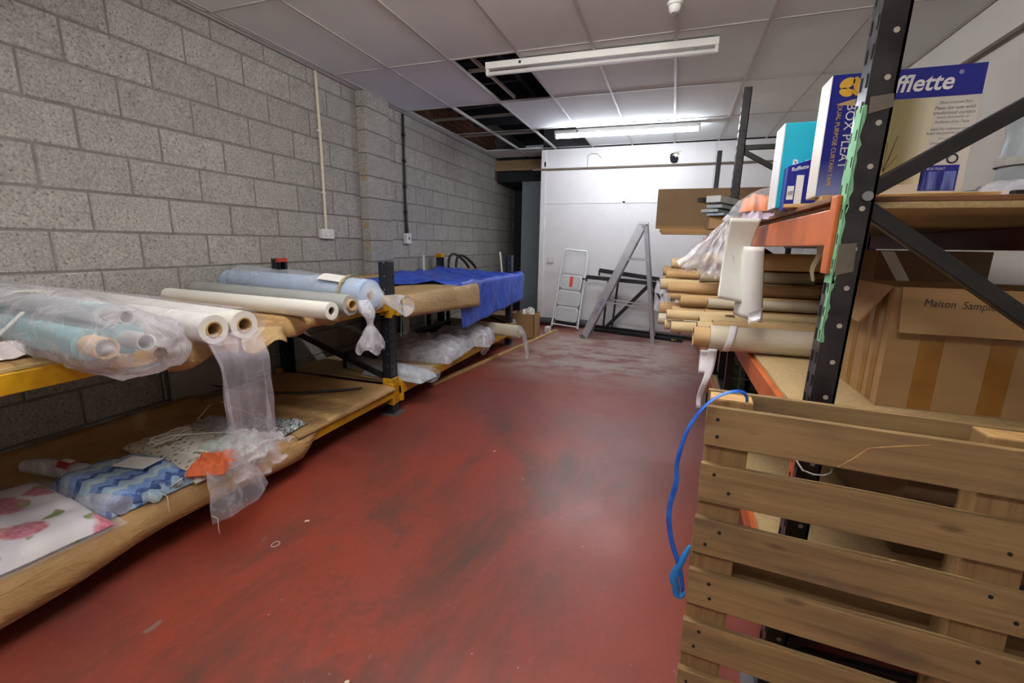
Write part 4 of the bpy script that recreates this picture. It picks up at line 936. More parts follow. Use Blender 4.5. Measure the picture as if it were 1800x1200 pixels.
# gold leaf mark: round leaf with a curling stem
lx, lz = bx0 + 0.045, bz1 - 0.034
def petal(cx_, cz_, rx, rz_, ang, n=16):
    ca, sa = math.cos(ang), math.sin(ang)
    return [(cx_ + math.cos(2 * math.pi * i / n) * rx * ca - math.sin(2 * math.pi * i / n) * rz_ * sa, cz_ + math.cos(2 * math.pi * i / n) * rx * sa + math.sin(2 * math.pi * i / n) * rz_ * ca) for i in range(n)]
for (cx_, cz_, rx, rz_, an) in ((lx - 0.008, lz + 0.010, 0.019, 0.013, 0.5), (lx - 0.008, lz - 0.013, 0.017, 0.011, -0.35), (lx + 0.017, lz + 0.004, 0.022, 0.010, 1.9)):
    obj('gold_mark', MB().prism(petal(cx_, cz_, rx, rz_, an), 0.0006, lambda x, z, t: (x, by0 - 0.0009 - t, z)), M_gold, parent=car)
obj('gold_mark', MB().tube([(lx + 0.004, by0 - 0.001, lz - 0.008), (lx + 0.018, by0 - 0.001, lz - 0.022), (lx + 0.038, by0 - 0.001, lz - 0.024)], [0.004, 0.004, 0.0012], 6), M_gold, parent=car)
# small print
yy = bz1 - 0.087
for para in (("Dual purpose Box", "Pleat for use with", "traditional curtain", "track and poles or", "Rufflette Grip Tape."), ("Ideal for valances and", "fixed decorative curtains."), ("Three non-slip", "drawcords ensure", "pleats stay in place"), ("Sewing lines for", "machine")):
    big = para[0].startswith('Dual')
    for ln in para:
        hgt = 0.0085 if big else 0.0065
        text(ln, car, (bx1 - 0.055 if not big else bx1 - 0.052, by0 - 0.001, yy - hgt), (1, 0, 0), (0, 0, 1), hgt, M_printgrey, None, shear=0.2 if big else 0.0, align='CENTER')
        yy -= hgt + 0.0035
    yy -= 0.005
obj('round_mark', MB().pipe((bx1 - 0.035, by0 - 0.0005, bz0 + 0.094), (bx1 - 0.035, by0 - 0.0015, bz0 + 0.094), 0.013, 0.009, 20), plain('print_dark', (40, 40, 60), 0.4), parent=car)
mb = MB().box(bx0 - 0.0008, bx0 + 0.001, by0 + 0.004, by1 - 0.004, bz0 + 0.004, bz1 - 0.004); obj('side_panel', mb, M_cartonwhite, parent=car)

# ---- teal carton, little blue box
tc = thing('teal_carton', 'bright teal carton standing behind the blue carton', 'carton', (3.62, 2.0, 1.485))
obj('body', MB().box(3.545, 3.76, 1.93, 2.06, 1.497, 1.785), plain('teal_print', (30, 178, 204), 0.35, var=0.06, scale=3), parent=tc, bevel=0.003)
obj('white_edge', MB().box(3.5445, 3.549, 1.9295, 2.06, 1.498, 1.784), M_printwhite, parent=tc, bevel=0.0008)
text('R', tc, (3.585, 1.929, 1.628), (1, 0, 0), (0, 0, 1), 0.035, M_printwhite, 0.022, bold=0.02)
text('ufflette', tc, (3.61, 1.929, 1.64), (1, 0, 0), (0, 0, 1), 0.02, M_printwhite, 0.07, bold=0.02)
sb = thing('blue_box', 'small blue box with white labels in front of the teal carton', 'carton', (3.60, 1.87, 1.485))
obj('body', MB().add([(3.560, 1.86, 1.4855), (3.66, 1.86, 1.4855), (3.66, 1.92, 1.4855), (3.560, 1.92, 1.4855), (3.560, 1.86, 1.63), (3.66, 1.86, 1.66), (3.66, 1.92, 1.66), (3.560, 1.92, 1.63)], [(3, 2, 1, 0), (4, 5, 6, 7), (0, 1, 5, 4), (1, 2, 6, 5), (2, 3, 7, 6), (3, 0, 4, 7)]), M_inkblue, parent=sb, bevel=0.002)
obj('label', MB().box(3.566, 3.586, 1.8592, 1.861, 1.520, 1.565), M_printwhite, parent=sb)
obj('label', MB().box(3.590, 3.612, 1.8592, 1.861, 1.490, 1.600), M_printwhite, parent=sb)
text('Rufflette', sb, (3.572, 1.8588, 1.612), (1, 0, 0.2), (0, 0, 1), 0.013, M_printwhite, 0.05, bold=0.02)
for k_ in range(3): obj('ink_mark', MB().bar((3.570 + 0.005 * k_, 1.8586, 1.535), (3.572 + 0.005 * k_, 1.8586, 1.549), 0.0006, 0.0016, (1, 0, 0)), M_ink, parent=sb)

# ---- clear plastic bag of orange goods tied and spilling off the top shelf
bg = thing('goods_bag', 'tied clear plastic bag of orange goods spilling over the orange beam', 'plastic bag', (3.52, 2.35, 1.45))
def bulb(u, v):
    th = 2 * math.pi * u; ph = math.pi * v
    k = 1 + 0.16 * nz(math.cos(th) * 2 + 3, math.sin(th) * 2, v * 5) + 0.08 * nz(math.cos(th) * 6, math.sin(th) * 6, v * 9)
    r = math.sin(ph) ** 0.8
    p = Vector((3.535 - math.cos(ph) * 0.105, 2.30 + math.cos(th) * r * 0.10 * k, 1.525 - math.cos(ph) * 0.045 + math.sin(th) * r * 0.072 * k))
    if p.x > 3.578: p.z = max(p.z, 1.487)
    return p
obj('bulb', MB().grid(bulb, 34, 26, closed_u=True), M_film4, parent=bg, smooth=80)
obj('orange_pack', pillow(3.485, 3.60, 2.24, 2.38, 1.505, 0.075, 14.0, 0.2, 14, 12, 0.02), plain('orange_pack', (236, 138, 78), 0.6), parent=bg, smooth=70)
obj('lilac_pack', pillow(3.49, 3.60, 2.21, 2.32, 1.47, 0.035, 15.0, 0.1, 14, 12, 0.02), plain('lilac_pack', (204, 184, 204), 0.6), parent=bg, smooth=70)
NECK = Vector((3.425, 2.27, 1.475))
RIM = [(3.235, 1.285), (3.255, 1.262), (3.30, 1.247), (3.36, 1.235), (3.42, 1.228), (3.47, 1.245)]
def skirt_fn(off, seed):
    def fn(u, v):
        f = u * (len(RIM) - 1); i = min(int(f), len(RIM) - 2); q = f - i
        x = lerp(RIM[i][0], RIM[i + 1][0], q); z = lerp(RIM[i][1], RIM[i + 1][1], q)
        e = Vector((x, 2.16 + 0.06 * math.sin(u * 3.1) + off, z + 0.012 * math.sin(u * 31 + seed)))
        p = NECK.lerp(e, v ** 0.9); belly = math.sin(math.pi * min(1, v * 1.05)) * 0.035
        wr = (0.012 * math.sin(u * 34 + seed) + 0.016 * nz(u * 9, v * 4, seed)) * (0.25 + v)
        return p + Vector((0.004 * math.sin(v * 17 + u * 20), wr + (belly if off > 0 else -belly), 0.01 * nz(u * 12, v * 9, seed)))
    return fn
obj('skirt', MB().grid(skirt_fn(0.0, 1.0), 70, 26), M_film5, parent=bg, smooth=80)
obj('skirt', MB().grid(skirt_fn(0.09, 4.0), 60, 22), M_film5, parent=bg, smooth=80)
obj('tie', MB().tube([NECK - Vector((0.008, 0, 0.010)), NECK + Vector((0.012, 0, 0.012))], 0.017, 12), M_film5, parent=bg, smooth=True)
# big white paper sheet hanging off the beam, curled lower edge
def sheet(u, v):
    xl = 3.455 + 0.10 * u; z = 1.475 - 0.335 * v
    x = lerp(3.425, 3.408, v) + (3.548 - 3.425) * u * (1 - 0.18 * math.sin(v * 3.1))
    return (x, 2.14 + 0.03 * u + 0.02 * math.sin(v * 4), z - 0.02 * u * v + 0.0)
obj('paper_sheet', MB().grid(sheet, 14, 20), plain('greenish_white_paper', (226, 230, 222), 0.6, var=0.03), smooth=70, solid=0.0012, label='big torn white paper sheet hanging in front of the orange beam', cat='paper')
def curl(u, v):
    a = -1.2 + 2.2 * u; r = 0.045 + 0.02 * v
    return (3.535 + math.sin(a) * r + 0.01 * v, 2.17 + 0.03 - math.cos(a) * r, 1.36 - 0.29 * v - 0.03 * u * v)
obj('paper_curl', MB().grid(curl, 16, 14), plain('pale_paper', (214, 212, 210), 0.5, var=0.04), smooth=70, solid=0.0012, label='curled pale paper strip hanging beside the torn white sheet', cat='paper')
obj('tape_tail', MB().grid(lambda u, v: (3.535 + 0.05 * u * (1 - 0.2 * v), 2.10 + 0.01 * math.sin(v * 5), 1.09 - 0.05 * v + 0.02 * u), 4, 6), M_film2, solid=0.001, label='shiny tape end below the curled paper strip', cat='tape')
obj('masking_strip', MB().grid(lambda u, v: (3.627 + 0.018 * u * (1.3 - 0.9 * v) + 0.006 * math.sin(v * 7), 1.66, 1.37 - 0.115 * v), 3, 8), plain('masking_tape', (206, 196, 164), 0.7), solid=0.001, label='torn masking tape dangling from the upper orange beam', cat='tape')

# ---- cardboard tubes lying across the middle shelf
SH = 0.882
tube_meta = []
def ctube(y, z, r, x0, x1, mat, label, dy=0.0, dz=0.0, sleeve_=None, group='cardboard tubes on the middle shelf'):
    a, b = Vector((x0, y - 0.03 + 0, z)), Vector((x1, y - 0.03 + 0.035 * (x1 - x0) + dy, z + dz))
    t = thing('cardboard_tube', label, 'tube', ((a + b) / 2) - Vector((0, 0, r)), group=group)
    obj('tube_wall', MB().pipe(a, b, r, r - 0.006, 20), mat, parent=t, smooth=True)
    d = (b - a).normalized()
    obj('inner_core', MB().pipe(a - d * 0.0, a + d * 0.12, r - 0.0065, r - 0.011, 16), M_hole, parent=t, smooth=True)
    if sleeve_: obj('end_sleeve', MB().pipe(a - d * 0.07, a + d * 0.05, r * 0.82, r * 0.7, 18), sleeve_, parent=t, smooth=True)
    return t
L1 = 'brown cardboard tube in the pile across the middle orange shelf'
L2 = 'pale tan cardboard tube in the pile across the middle orange shelf'
ctube(2.29, SH + 0.060, 0.058, 3.405, 4.40, M_tubepaper, 'big pale grey wrapped tube at the near front of the tube pile', sleeve_=M_tubecard)
ctube(2.425, SH + 0.068, 0.056, 3.425, 4.40, M_tubecard, 'thick brown cardboard tube just behind the pale grey wrapped tube', sleeve_=M_tubecard2)
ctube(2.555, SH + 0.070, 0.052, 3.37, 4.04, M_tubecard2, 'thick tan tube third from the near side of the pile')
rng = random.Random(11)
ORD = ['first', 'second', 'third', 'fourth', 'fifth', 'sixth', 'seventh', 'eighth', 'ninth', 'tenth', 'eleventh', 'twelfth', 'thirteenth', 'fourteenth', 'fifteenth', 'sixteenth', 'seventeenth', 'eighteenth', 'nineteenth', 'twentieth']
layer = [[2.66 + 0.073 * i for i in range(17)], [2.695 + 0.073 * i for i in range(16)], [2.76 + 0.073 * i for i in range(15)], [2.90 + 0.073 * i for i in range(13)], [3.08 + 0.073 * i for i in range(10)], [3.26 + 0.073 * i for i in range(7)]]
for li, ys in enumerate(layer):
    for i, y in enumerate(ys):
        r = rng.choice((0.027, 0.031, 0.034)); z = SH + 0.036 + li * 0.066 + rng.uniform(-0.002, 0.002)
        x0 = rng.uniform(3.15, 3.42)
        if li == 0 and i < 3: x0 = (3.235, 3.20, 3.30)[i]
        k = rng.random(); mat, cl = (M_tubecard, 'brown') if k < 0.5 else ((M_tubecard2, 'pale tan') if k < 0.85 else (M_tubepaper, 'whitish wrapped'))
        lab = '%s tube, %s row up in the pile, %s from the near side' % (cl, ORD[li], ORD[i])
        ctube(y, z, r, x0, rng.uniform(3.96, 4.03) if y < 3.1 else rng.uniform(4.3, 4.5), mat, lab, dy=rng.uniform(-0.003, 0.003))
# white strapping round the near tubes
ws_ = thing('white_strap', 'white woven strap tied round the near tubes with its end hanging down', 'strap', (3.43, 2.20, 0.60))
M_strap = plain('white_webbing', (224, 222, 228), 0.6, var=0.06, scale=30)
def strap_round(u, v):
    a = math.radians(lerp(-100, 165, v)); c = Vector((3.455 + 0.030 * u + 0.05 * v, 2.262, SH + 0.060)); r = 0.0605
    return c + Vector((0, -math.cos(a) * r * 1.0, math.sin(a) * r))
obj('loop', MB().grid(strap_round, 3, 20), M_strap, parent=ws_, solid=0.0015, smooth=70)
obj('tail', MB().grid(lambda u, v: (3.40 + 0.04 * u * (1 - 0.5 * v) - 0.02 * v + 0.008 * math.sin(v * 6), 2.20 + 0.012 * math.sin(v * 9), 0.90 - 0.29 * v), 3, 18), M_strap, parent=ws_, solid=0.0015, smooth=70)
obj('tail', MB().grid(lambda u, v: (3.37 + 0.05 * u, 2.21 + 0.01 * math.sin(v * 5), 0.89 - 0.11 * v), 3, 8), M_strap, parent=ws_, solid=0.0015, smooth=70)
obj('white_strap', MB().grid(lambda u, v: (3.50 + 0.045 * u + 0.01 * v, 2.60 + 0.09 * v, SH + 0.128 - 0.02 * v), 3, 8), M_strap, solid=0.0015, label='short white strap lying over the tan tubes', cat='strap')
for (x, y, z, sd, lab) in ((3.22, 3.40, 1.06, 3.0, 'crumpled clear plastic on the tube ends by the stepladder'), (3.24, 3.05, 0.98, 5.0, 'lower crumpled clear plastic over the tube ends by the stepladder')):
    mb = pillow(x - 0.10, x + 0.10, y - 0.07, y + 0.07, z - 0.03, 0.07, sd, 0.4, 18, 16, 0.10); obj('plastic_bag', mb, M_film2, smooth=80, label=lab, cat='plastic bag')
# ---- sample carton with handwriting
sc = thing('sample_carton', 'open brown cardboard carton with handwriting and brown tape on the middle shelf', 'carton', (4.17, 1.8, SH))
sx0, sx1, sy0, sy1, sz0, sz1 = 3.845, 4.50, 1.635, 1.97, SH, 1.248
for q in ((sx0, sx0 + 0.006, sy0, sy1), (sx1 - 0.006, sx1, sy0, sy1), (sx0 + 0.006, sx1 - 0.006, sy0, sy0 + 0.006), (sx0 + 0.006, sx1 - 0.006, sy1 - 0.006, sy1)):
    obj('side', MB().box(*q, sz0, sz1), M_card, parent=sc)
obj('bottom', MB().box(sx0 + 0.006, sx1 - 0.006, sy0 + 0.006, sy1 - 0.006, sz0, sz0 + 0.006), M_card, parent=sc)
M_btape = plain('brown_parcel_tape', (150, 104, 46), 0.25, var=0.15, scale=20)
for x in (3.925, 4.09, 4.25, 4.40):
    obj('tape_strip', MB().box(x, x + 0.058, sy0 - 0.0012, sy0 + 0.001, sz0 + 0.004, sz1 - 0.02), M_btape, parent=sc)
for y in (1.68, 1.75, 1.86): obj('tape_strip', MB().box(sx0 - 0.0012, sx0 + 0.001, y, y + 0.035, sz0 + 0.004, sz1 - 0.02), M_btape, parent=sc)
fl = obj('flap', MB().add([(sx0 + 0.01, sy0 - 0.004, sz1 + 0.002), (sx1 - 0.01, sy0 - 0.004, sz1 + 0.002), (sx1 - 0.02, sy0 - 0.034, sz1 - 0.128), (sx0 + 0.01, sy0 - 0.034, sz1 - 0.128),
                          (sx0 + 0.01, sy0 - 0.009, sz1 + 0.002), (sx1 - 0.01, sy0 - 0.009, sz1 + 0.002), (sx1 - 0.02, sy0 - 0.039, sz1 - 0.128), (sx0 + 0.01, sy0 - 0.039, sz1 - 0.128)],
                         [(0, 1, 2, 3), (7, 6, 5, 4), (0, 4, 5, 1), (1, 5, 6, 2), (2, 6, 7, 3), (3, 7, 4, 0)]), M_card, parent=sc)
nrm = Vector((0, -0.974, 0.225)); up_ = Vector((0, 0.225, 0.974))
text('Maison  Samples', fl, (sx0 + 0.062, sy0 - 0.0245, sz1 - 0.056), (1, 0, -0.03), tuple(up_), 0.028, M_ink, 0.172, shear=0.25)
obj('flap', MB().add([(sx0 - 0.002, sy0 + 0.02, sz1), (sx0 - 0.002, sy1 - 0.01, sz1), (sx0 - 0.075, sy1 - 0.02, sz1 - 0.10), (sx0 - 0.06, sy0 + 0.05, sz1 - 0.118),
                     (sx0 - 0.006, sy0 + 0.02, sz1 + 0.003), (sx0 - 0.006, sy1 - 0.01, sz1 + 0.003), (sx0 - 0.079, sy1 - 0.02, sz1 - 0.097), (sx0 - 0.064, sy0 + 0.05, sz1 - 0.115)],
                    [(0, 1, 2, 3), (7, 6, 5, 4), (0, 4, 5, 1), (1, 5, 6, 2), (2, 6, 7, 3), (3, 7, 4, 0)]), M_card, parent=sc)
obj('flap', MB().bar((sx0 + 0.02, sy1 + 0.03, sz1 - 0.05), (sx1 - 0.02, sy1 + 0.03, sz1 - 0.05), 0.006, 0.10), M_card, parent=sc)
# carton with silver tape behind it
c2 = thing('taped_carton', 'dark brown carton with silver tape strips behind the handwritten carton', 'carton', (4.29, 2.68, SH))
obj('body', MB().box(4.09, 4.50, 2.52, 2.85, SH, 1.355), plain('carton_dark_brown', (126, 100, 78), 0.8), parent=c2, bevel=0.003)  # dark brown board, one even tone
obj('silver_tape', MB().add([(4.10, 2.519, 1.35), (4.15, 2.519, 1.35), (4.24, 2.519, 1.20), (4.19, 2.519, 1.20), (4.10, 2.517, 1.35), (4.15, 2.517, 1.35), (4.24, 2.517, 1.20), (4.19, 2.517, 1.20)], [(0, 1, 2, 3), (7, 6, 5, 4), (0, 4, 5, 1), (1, 5, 6, 2), (2, 6, 7, 3), (3, 7, 4, 0)]), M_plastic_white, parent=c2)
ctube(2.78, SH + 0.40, 0.045, 3.36, 4.06, M_tubecard, 'lone brown tube lying on top of the pile behind the black upright', group=None)

# ---- things on the lower shelf and floor of the rack
dc = thing('dark_crate', 'black wire crate of green packs under the tube pile', 'crate', (3.9, 3.5, 0.327))
obj('back', MB().box(3.63, 4.2, 3.78, 3.80, 0.345, 0.72), M_black, parent=dc)
obj('base', MB().box(3.63, 4.2, 3.32, 3.78, 0.328, 0.345), M_black, parent=dc)
for x in (3.49, 3.51): pass
obj('frame', MB().box(3.62, 3.66, 3.28, 3.32, 0.328, 0.72).box(4.18, 4.22, 3.28, 3.32, 0.328, 0.72).box(3.66, 4.18, 3.28, 3.32, 0.328, 0.40), M_black, parent=dc, bevel=0.003)
for i in range(4):
    obj('green_pack', MB().box(3.67 + 0.13 * i, 3.77 + 0.13 * i, 3.42, 3.7, 0.347, 0.62 + 0.03 * (i % 2)), plain('green_pack', (58, 86, 74), 0.5, c2=(120, 140, 130), scale=26), parent=dc, bevel=0.006)
    obj('wire', MB().box(3.71 + 0.12 * i, 3.716 + 0.12 * i, 3.295, 3.30, 0.40, 0.70), M_galv, parent=dc)
for z in (0.48, 0.58, 0.68): obj('wire', MB().box(3.66, 4.18, 3.295, 3.30, z, z + 0.006), M_galv, parent=dc)
lc = thing('low_carton', 'dark cardboard carton on the lower shelf behind the pallet', 'carton', (4.25, 2.0, 0.327))
obj('body', MB().box(4.02, 4.5, 1.75, 2.4, 0.327, 0.66), plain('carton_dark', (120, 92, 64), 0.85), parent=lc, bevel=0.004)  # darker cardboard than the sample carton
obj('tape_strip', MB().box(4.22, 4.28, 1.7485, 1.751, 0.335, 0.655), M_btape, parent=lc)
obj('plastic_scrap', MB().grid(lambda u, v: (3.34 + 0.07 * u, 3.05 + 0.05 * v, 0.02 + 0.05 * abs(nz(u * 6, v * 6, 3))), 8, 8), plain('yellow_scrap', (176, 170, 96), 0.6), smooth=70, label='yellowish string scrap on the floor at the end of the black bars', cat='scrap')
for o_ in [bpy.data.objects['plastic_scrap']]: o_.location.y = 6.85; o_.location.x = 3.33

# ---- second bay of the rack, beyond the tubes
fb = thing('flat_carton', 'big flat brown carton standing on the rack beyond the tubes', 'carton', (3.6, 4.64, 1.47))
obj('body', MB().box(3.035, 4.35, 4.60, 4.69, 1.522, 1.875), M_card_dark, parent=fb, bevel=0.004)
obj('edge_fold', MB().box(3.04, 3.46, 4.592, 4.60, 1.522, 1.545), M_card, parent=fb)
for i, (x0, x1, z0, z1, lab) in enumerate(((3.09, 3.70, 1.4685, 1.486, 'lower plywood offcut under the flat brown carton'), (3.075, 3.62, 1.487, 1.5205, 'upper plywood offcut directly under the flat brown carton'))):
    obj('plywood_offcut', MB().box(x0, x1 + 0.6, 4.55, 4.75, z0, z1), M_ply, bevel=0.002, label=lab, cat='plywood')
M_gplast = plain('grey_plastic_profile', (158, 168, 174), 0.45, var=0.1, scale=6)
def gplank(a, b, w, h, mat, lab): obj('plastic_plank', MB().bar(a, b, w, h), mat, bevel=0.003, label=lab, cat='plank', group='grey profiles on the rack')
d_ = Vector((math.sin(0.42), math.cos(0.42), 0))
for (x, z, w, h, mat, L, lab) in ((3.45, 1.690, 0.10, 0.045, plain('light_profile', (196, 202, 204), 0.45), 0.55, 'white-grey profile topmost in the stack before the flat carton'), (3.46, 1.640, 0.11, 0.022, M_gplast, 0.55, 'grey profile second from the top of the stack'), (3.43, 1.610, 0.12, 0.022, M_gplast, 0.55, 'bluish grey profile third in the stack'), (3.47, 1.585, 0.12, 0.018, plain('blue_profile', (150, 168, 186), 0.45), 0.55, 'pale blue profile lowest in the stack')):
    a = Vector((x, 3.62, z)); gplank(a, a + d_ * L, w, h, mat, lab)
a = Vector((3.37, 3.75, 1.697)); obj('black_profile', MB().bar(a, a + d_ * 0.4, 0.04, 0.03), M_black, label='short black profile end poking out left of the grey stack', cat='profile')
obj('profile_box', MB().box(3.44, 4.10, 3.66, 3.93, 1.4855, 1.574), M_card, bevel=0.004, label='low cardboard box carrying the stack of grey profiles', cat='box')
# ---- far right of the top shelf
gb = thing('grey_bundle', 'grey plastic wrapped bundle standing on the top shelf by the right wall', 'bundle', (4.44, 2.2, 1.485))
obj('wrap', MB().grid(lambda u, v: (4.42 + math.cos(2 * math.pi * u) * (0.10 + 0.01 * nz(u * 6, v * 6, 2)), 2.25 + math.sin(2 * math.pi * u) * 0.09, 1.486 + 0.36 * v), 20, 12, closed_u=True).disc((4.42, 2.25, 1.846), 0.09, (0, 0, 1), 16), plain('grey_wrap', (138, 144, 148), 0.4, var=0.2, scale=9), parent=gb, smooth=50)
obj('tape_band', MB().grid(lambda u, v: (4.42 + math.cos(2 * math.pi * u) * 0.112, 2.25 + math.sin(2 * math.pi * u) * 0.10, 1.66 + 0.03 * v), 20, 2, closed_u=True), M_greyboard, parent=gb)
obj('plastic_bag', pillow(3.95, 4.4, 1.50, 1.72, 1.486, 0.045, 91.0, 0.1, 20, 14, 0.03), M_film2, smooth=80, label='flat clear plastic bag lying on the top shelf beside the printed carton', cat='plastic bag')
obj('black_clip', MB().box(3.965, 4.01, 1.455, 1.475, 1.486, 1.50), M_rubber, bevel=0.003, label='small black plastic clip on the edge of the top shelf', cat='clip')

# ================================================================== PALLET
M_pal = wood('pallet_board', (160, 130, 88), (122, 96, 62), dirt=(92, 78, 62))
M_pal2 = wood('pallet_endgrain', (206, 168, 112), (176, 134, 82), grain=(20, 20, 20))
pal = thing('wooden_pallet', 'weathered wooden pallet leaning upright against the black rack upright', 'pallet', (3.32, 1.105, 0), (math.radians(-3.0), 0, math.radians(-4.6)))
PW, PH = 1.20, 0.985
rg = random.Random(4)
def board(x0, x1, y0, y1, z0, z1, seed, wob=0.003):
    """sawn board with slightly wandering edges"""
    mb = MB(); n = 14
    ring = []
    for i in range(n + 1):
        x = x0 + (x1 - x0) * i / n
        a = wob * nz(x * 5, seed, 1); b = wob * nz(x * 5, seed, 8)
        ring.append([(x, y0, z0 + a), (x, y1, z0 + a), (x, y1, z1 + b), (x, y0, z1 + b)])
    vs_ = [p for r in ring for p in r]; fs = []
    for i in range(n):
        for j in range(4): fs.append((i * 4 + j, i * 4 + (j + 1) % 4, (i + 1) * 4 + (j + 1) % 4, (i + 1) * 4 + j))
    fs += [(0, 1, 2, 3), tuple(n * 4 + j for j in (3, 2, 1, 0))]
    return mb.add(vs_, fs)
NSL = 7; PITCH = 0.1485
for k in range(NSL):
    z1 = PH - 0.012 - k * PITCH; z0 = z1 - 0.098 + rg.uniform(-0.003, 0.003)
    zz0 = max(z0, 0.0)
    s = obj('slat', board(0.0, PW, 0.0, 0.019, zz0, z1, k * 3.3), M_pal, parent=pal, local=True, bevel=0.002)
    for bx in (0.05, 0.60, 1.15):
        for q in (0, 1):
            nx = bx + rg.uniform(-0.03, 0.03); nzv = zz0 + (0.03 if q else 0.07) + rg.uniform(-0.006, 0.006)
            obj('nail', MB().disc((nx, 0.0, nzv), 0.0045, (0, -1, 0), 8, 0.0012), M_hole_dark, parent=s, local=True)
for x0 in (0.004, 0.528, 1.098):
    o = obj('stringer', MB().box(x0, x0 + 0.098, 0.020, 0.092, 0.0, PH + 0.002), wood('pallet_stringer', (150, 118, 76), (122, 92, 56), grain=(45, 45, 2.0), rand=True) if x0 < 0.01 else bpy.data.materials['pallet_stringer'], parent=pal, local=True, bevel=0.003)
    obj('end_grain', MB().box(x0 + 0.002, x0 + 0.096, 0.022, 0.090, PH + 0.001, PH + 0.004), M_pal2, parent=o, local=True)
for z1 in (PH + 0.008, 0.56, 0.115):
    obj('base_board', board(0.0, PW, 0.093, 0.112, max(0, z1 - 0.09), z1, z1 * 7), M_pal, parent=pal, local=True, bevel=0.002)
# splintered split on the top slat
mb = MB().tube([(0.28, -0.0006, 0.875), (0.31, -0.0006, 0.905), (0.33, -0.0006, 0.93), (0.37, -0.0006, 0.942), (0.43, -0.0006, 0.958)], [0.0006, 0.0014, 0.0016, 0.002, 0.0008], 6)
obj('splinter', mb, M_pal2, parent=pal, local=True)
# ---- blue strapping looped over the pallet
M_bstrap = plain('blue_strap', (24, 74, 180), 0.35, var=0.2, scale=20, c2=(50, 120, 214))
def ribbon(pts, w, twist, n=40):
    P_ = [Vector(p) for p in pts]; mb = MB(); vs_ = []
    def cat(t):
        k = len(P_) - 1; f = t * k; i = min(int(f), k - 1); q = f - i
        p0, p1, p2, p3 = P_[max(i - 1, 0)], P_[i], P_[i + 1], P_[min(i + 2, k)]
        return 0.5 * ((2 * p1) + (p2 - p0) * q + (2 * p0 - 5 * p1 + 4 * p2 - p3) * q * q + (3 * p1 - p0 - 3 * p2 + p3) * q ** 3)
    for i in range(n + 1):
        t = i / n; p = cat(t); d = (cat(min(1, t + 0.01)) - cat(max(0, t - 0.01))).normalized()
        a = twist(t); ref = Vector((math.cos(a), math.sin(a), 0.12)); s = (ref - d * ref.dot(d)).normalized()
        vs_ += [p - s * w / 2, p + s * w / 2]
    mb.add(vs_, [(2 * i, 2 * i + 1, 2 * i + 3, 2 * i + 2) for i in range(n)]); return mb
bs = thing('blue_strap', 'blue plastic strapping looped over the corner of the pallet', 'strap', (3.30, 1.13, 0.40))
pts = [(3.425, 1.20, 0.80), (3.415, 1.19, 0.93), (3.41, 1.175, 1.0), (3.375, 1.145, 1.018), (3.325, 1.12, 0.995), (3.285, 1.11, 0.93), (3.266, 1.105, 0.84), (3.268, 1.105, 0.78), (3.258, 1.105, 0.70), (3.270, 1.105, 0.62), (3.298, 1.11, 0.54), (3.312, 1.115, 0.47)]
obj('loop', ribbon(pts, 0.013, lambda t: 0.4 + 3.6 * t, 70), M_bstrap, parent=bs, solid=0.0012, smooth=60)
pts2 = [(3.318, 1.118, 0.61), (3.308, 1.112, 0.585), (3.300, 1.11, 0.555), (3.288, 1.108, 0.53), (3.283, 1.108, 0.50), (3.297, 1.112, 0.485), (3.292, 1.11, 0.46), (3.310, 1.112, 0.452), (3.318, 1.114, 0.475)]
obj('knot', MB().tube(pts2, [0.004, 0.009, 0.008, 0.012, 0.014, 0.010, 0.013, 0.010, 0.005], 8), plain('blue_strap_light', (38, 128, 204), 0.4, var=0.3, scale=40), parent=bs, smooth=50, sub=1)

# ================================================================== BACK WALL THINGS
# ---- white folding step stool
M_stool = plain('stool_white', (232, 234, 236), 0.4, var=0.04)
M_tread = plain('grey_tread', (206, 210, 210), 0.7, var=0.2, scale=60)
st = thing('step_stool', 'folded white three-tread step stool leaning on the back wall', 'step stool', (1.64, 7.13, 0), (math.radians(-9.5), math.radians(4.2), 0))
W2 = 0.215
fr = [(-W2, 0, 0.0), (-W2 * 0.93, 0, 1.22), (-W2 * 0.80, 0, 1.29), (W2 * 0.80, 0, 1.29), (W2 * 0.93, 0, 1.22), (W2, 0, 0.0)]
obj('frame', MB().tube(fr, 0.017, 10), M_stool, parent=st, local=True, smooth=True)
obj('rear_frame', MB().tube([(-W2 + 0.03, 0.04, 0.05), (-W2 + 0.04, 0.04, 0.85), (W2 - 0.04, 0.04, 0.85), (W2 - 0.03, 0.04, 0.05)], 0.011, 8), M_galv, parent=st, local=True, smooth=True)
obj('cross_bar', MB().tube([(-W2, 0, 0.07), (W2, 0, 0.07)], 0.011, 8), M_stool, parent=st, local=True, smooth=True)
def rrect(w, h, r, n=5):
    o = []
    for cx_, cz_, a0 in ((w / 2 - r, h / 2 - r, 0), (-w / 2 + r, h / 2 - r, 90), (-w / 2 + r, -h / 2 + r, 180), (w / 2 - r, -h / 2 + r, 270)):
        for i in range(n + 1):
            a = math.radians(a0 + 90 * i / n); o.append((cx_ + r * math.cos(a), cz_ + r * math.sin(a)))
    return o
for i, zc in enumerate((0.255, 0.515, 0.775)):
    w_, h_ = (0.37, 0.235) if i < 2 else (0.35, 0.225)
    tr = obj('tread', MB().prism(rrect(w_, h_, 0.05), 0.03, lambda x, z, t, zc=zc: (x, -0.022 + t, zc + z)), M_stool, parent=st, local=True, bevel=0.004)
    obj('grip_mat', MB().prism(rrect(w_ - 0.03, h_ - 0.03, 0.045), 0.004, lambda x, z, t, zc=zc: (x, -0.026 + t, zc + z)), M_tread, parent=tr, local=True)
    if i == 2: obj('red_label', MB().box(-0.02, 0.03, -0.0285, -0.026, zc - 0.075, zc + 0.09), plain('red_label', (226, 70, 40), 0.5), parent=tr, local=True)
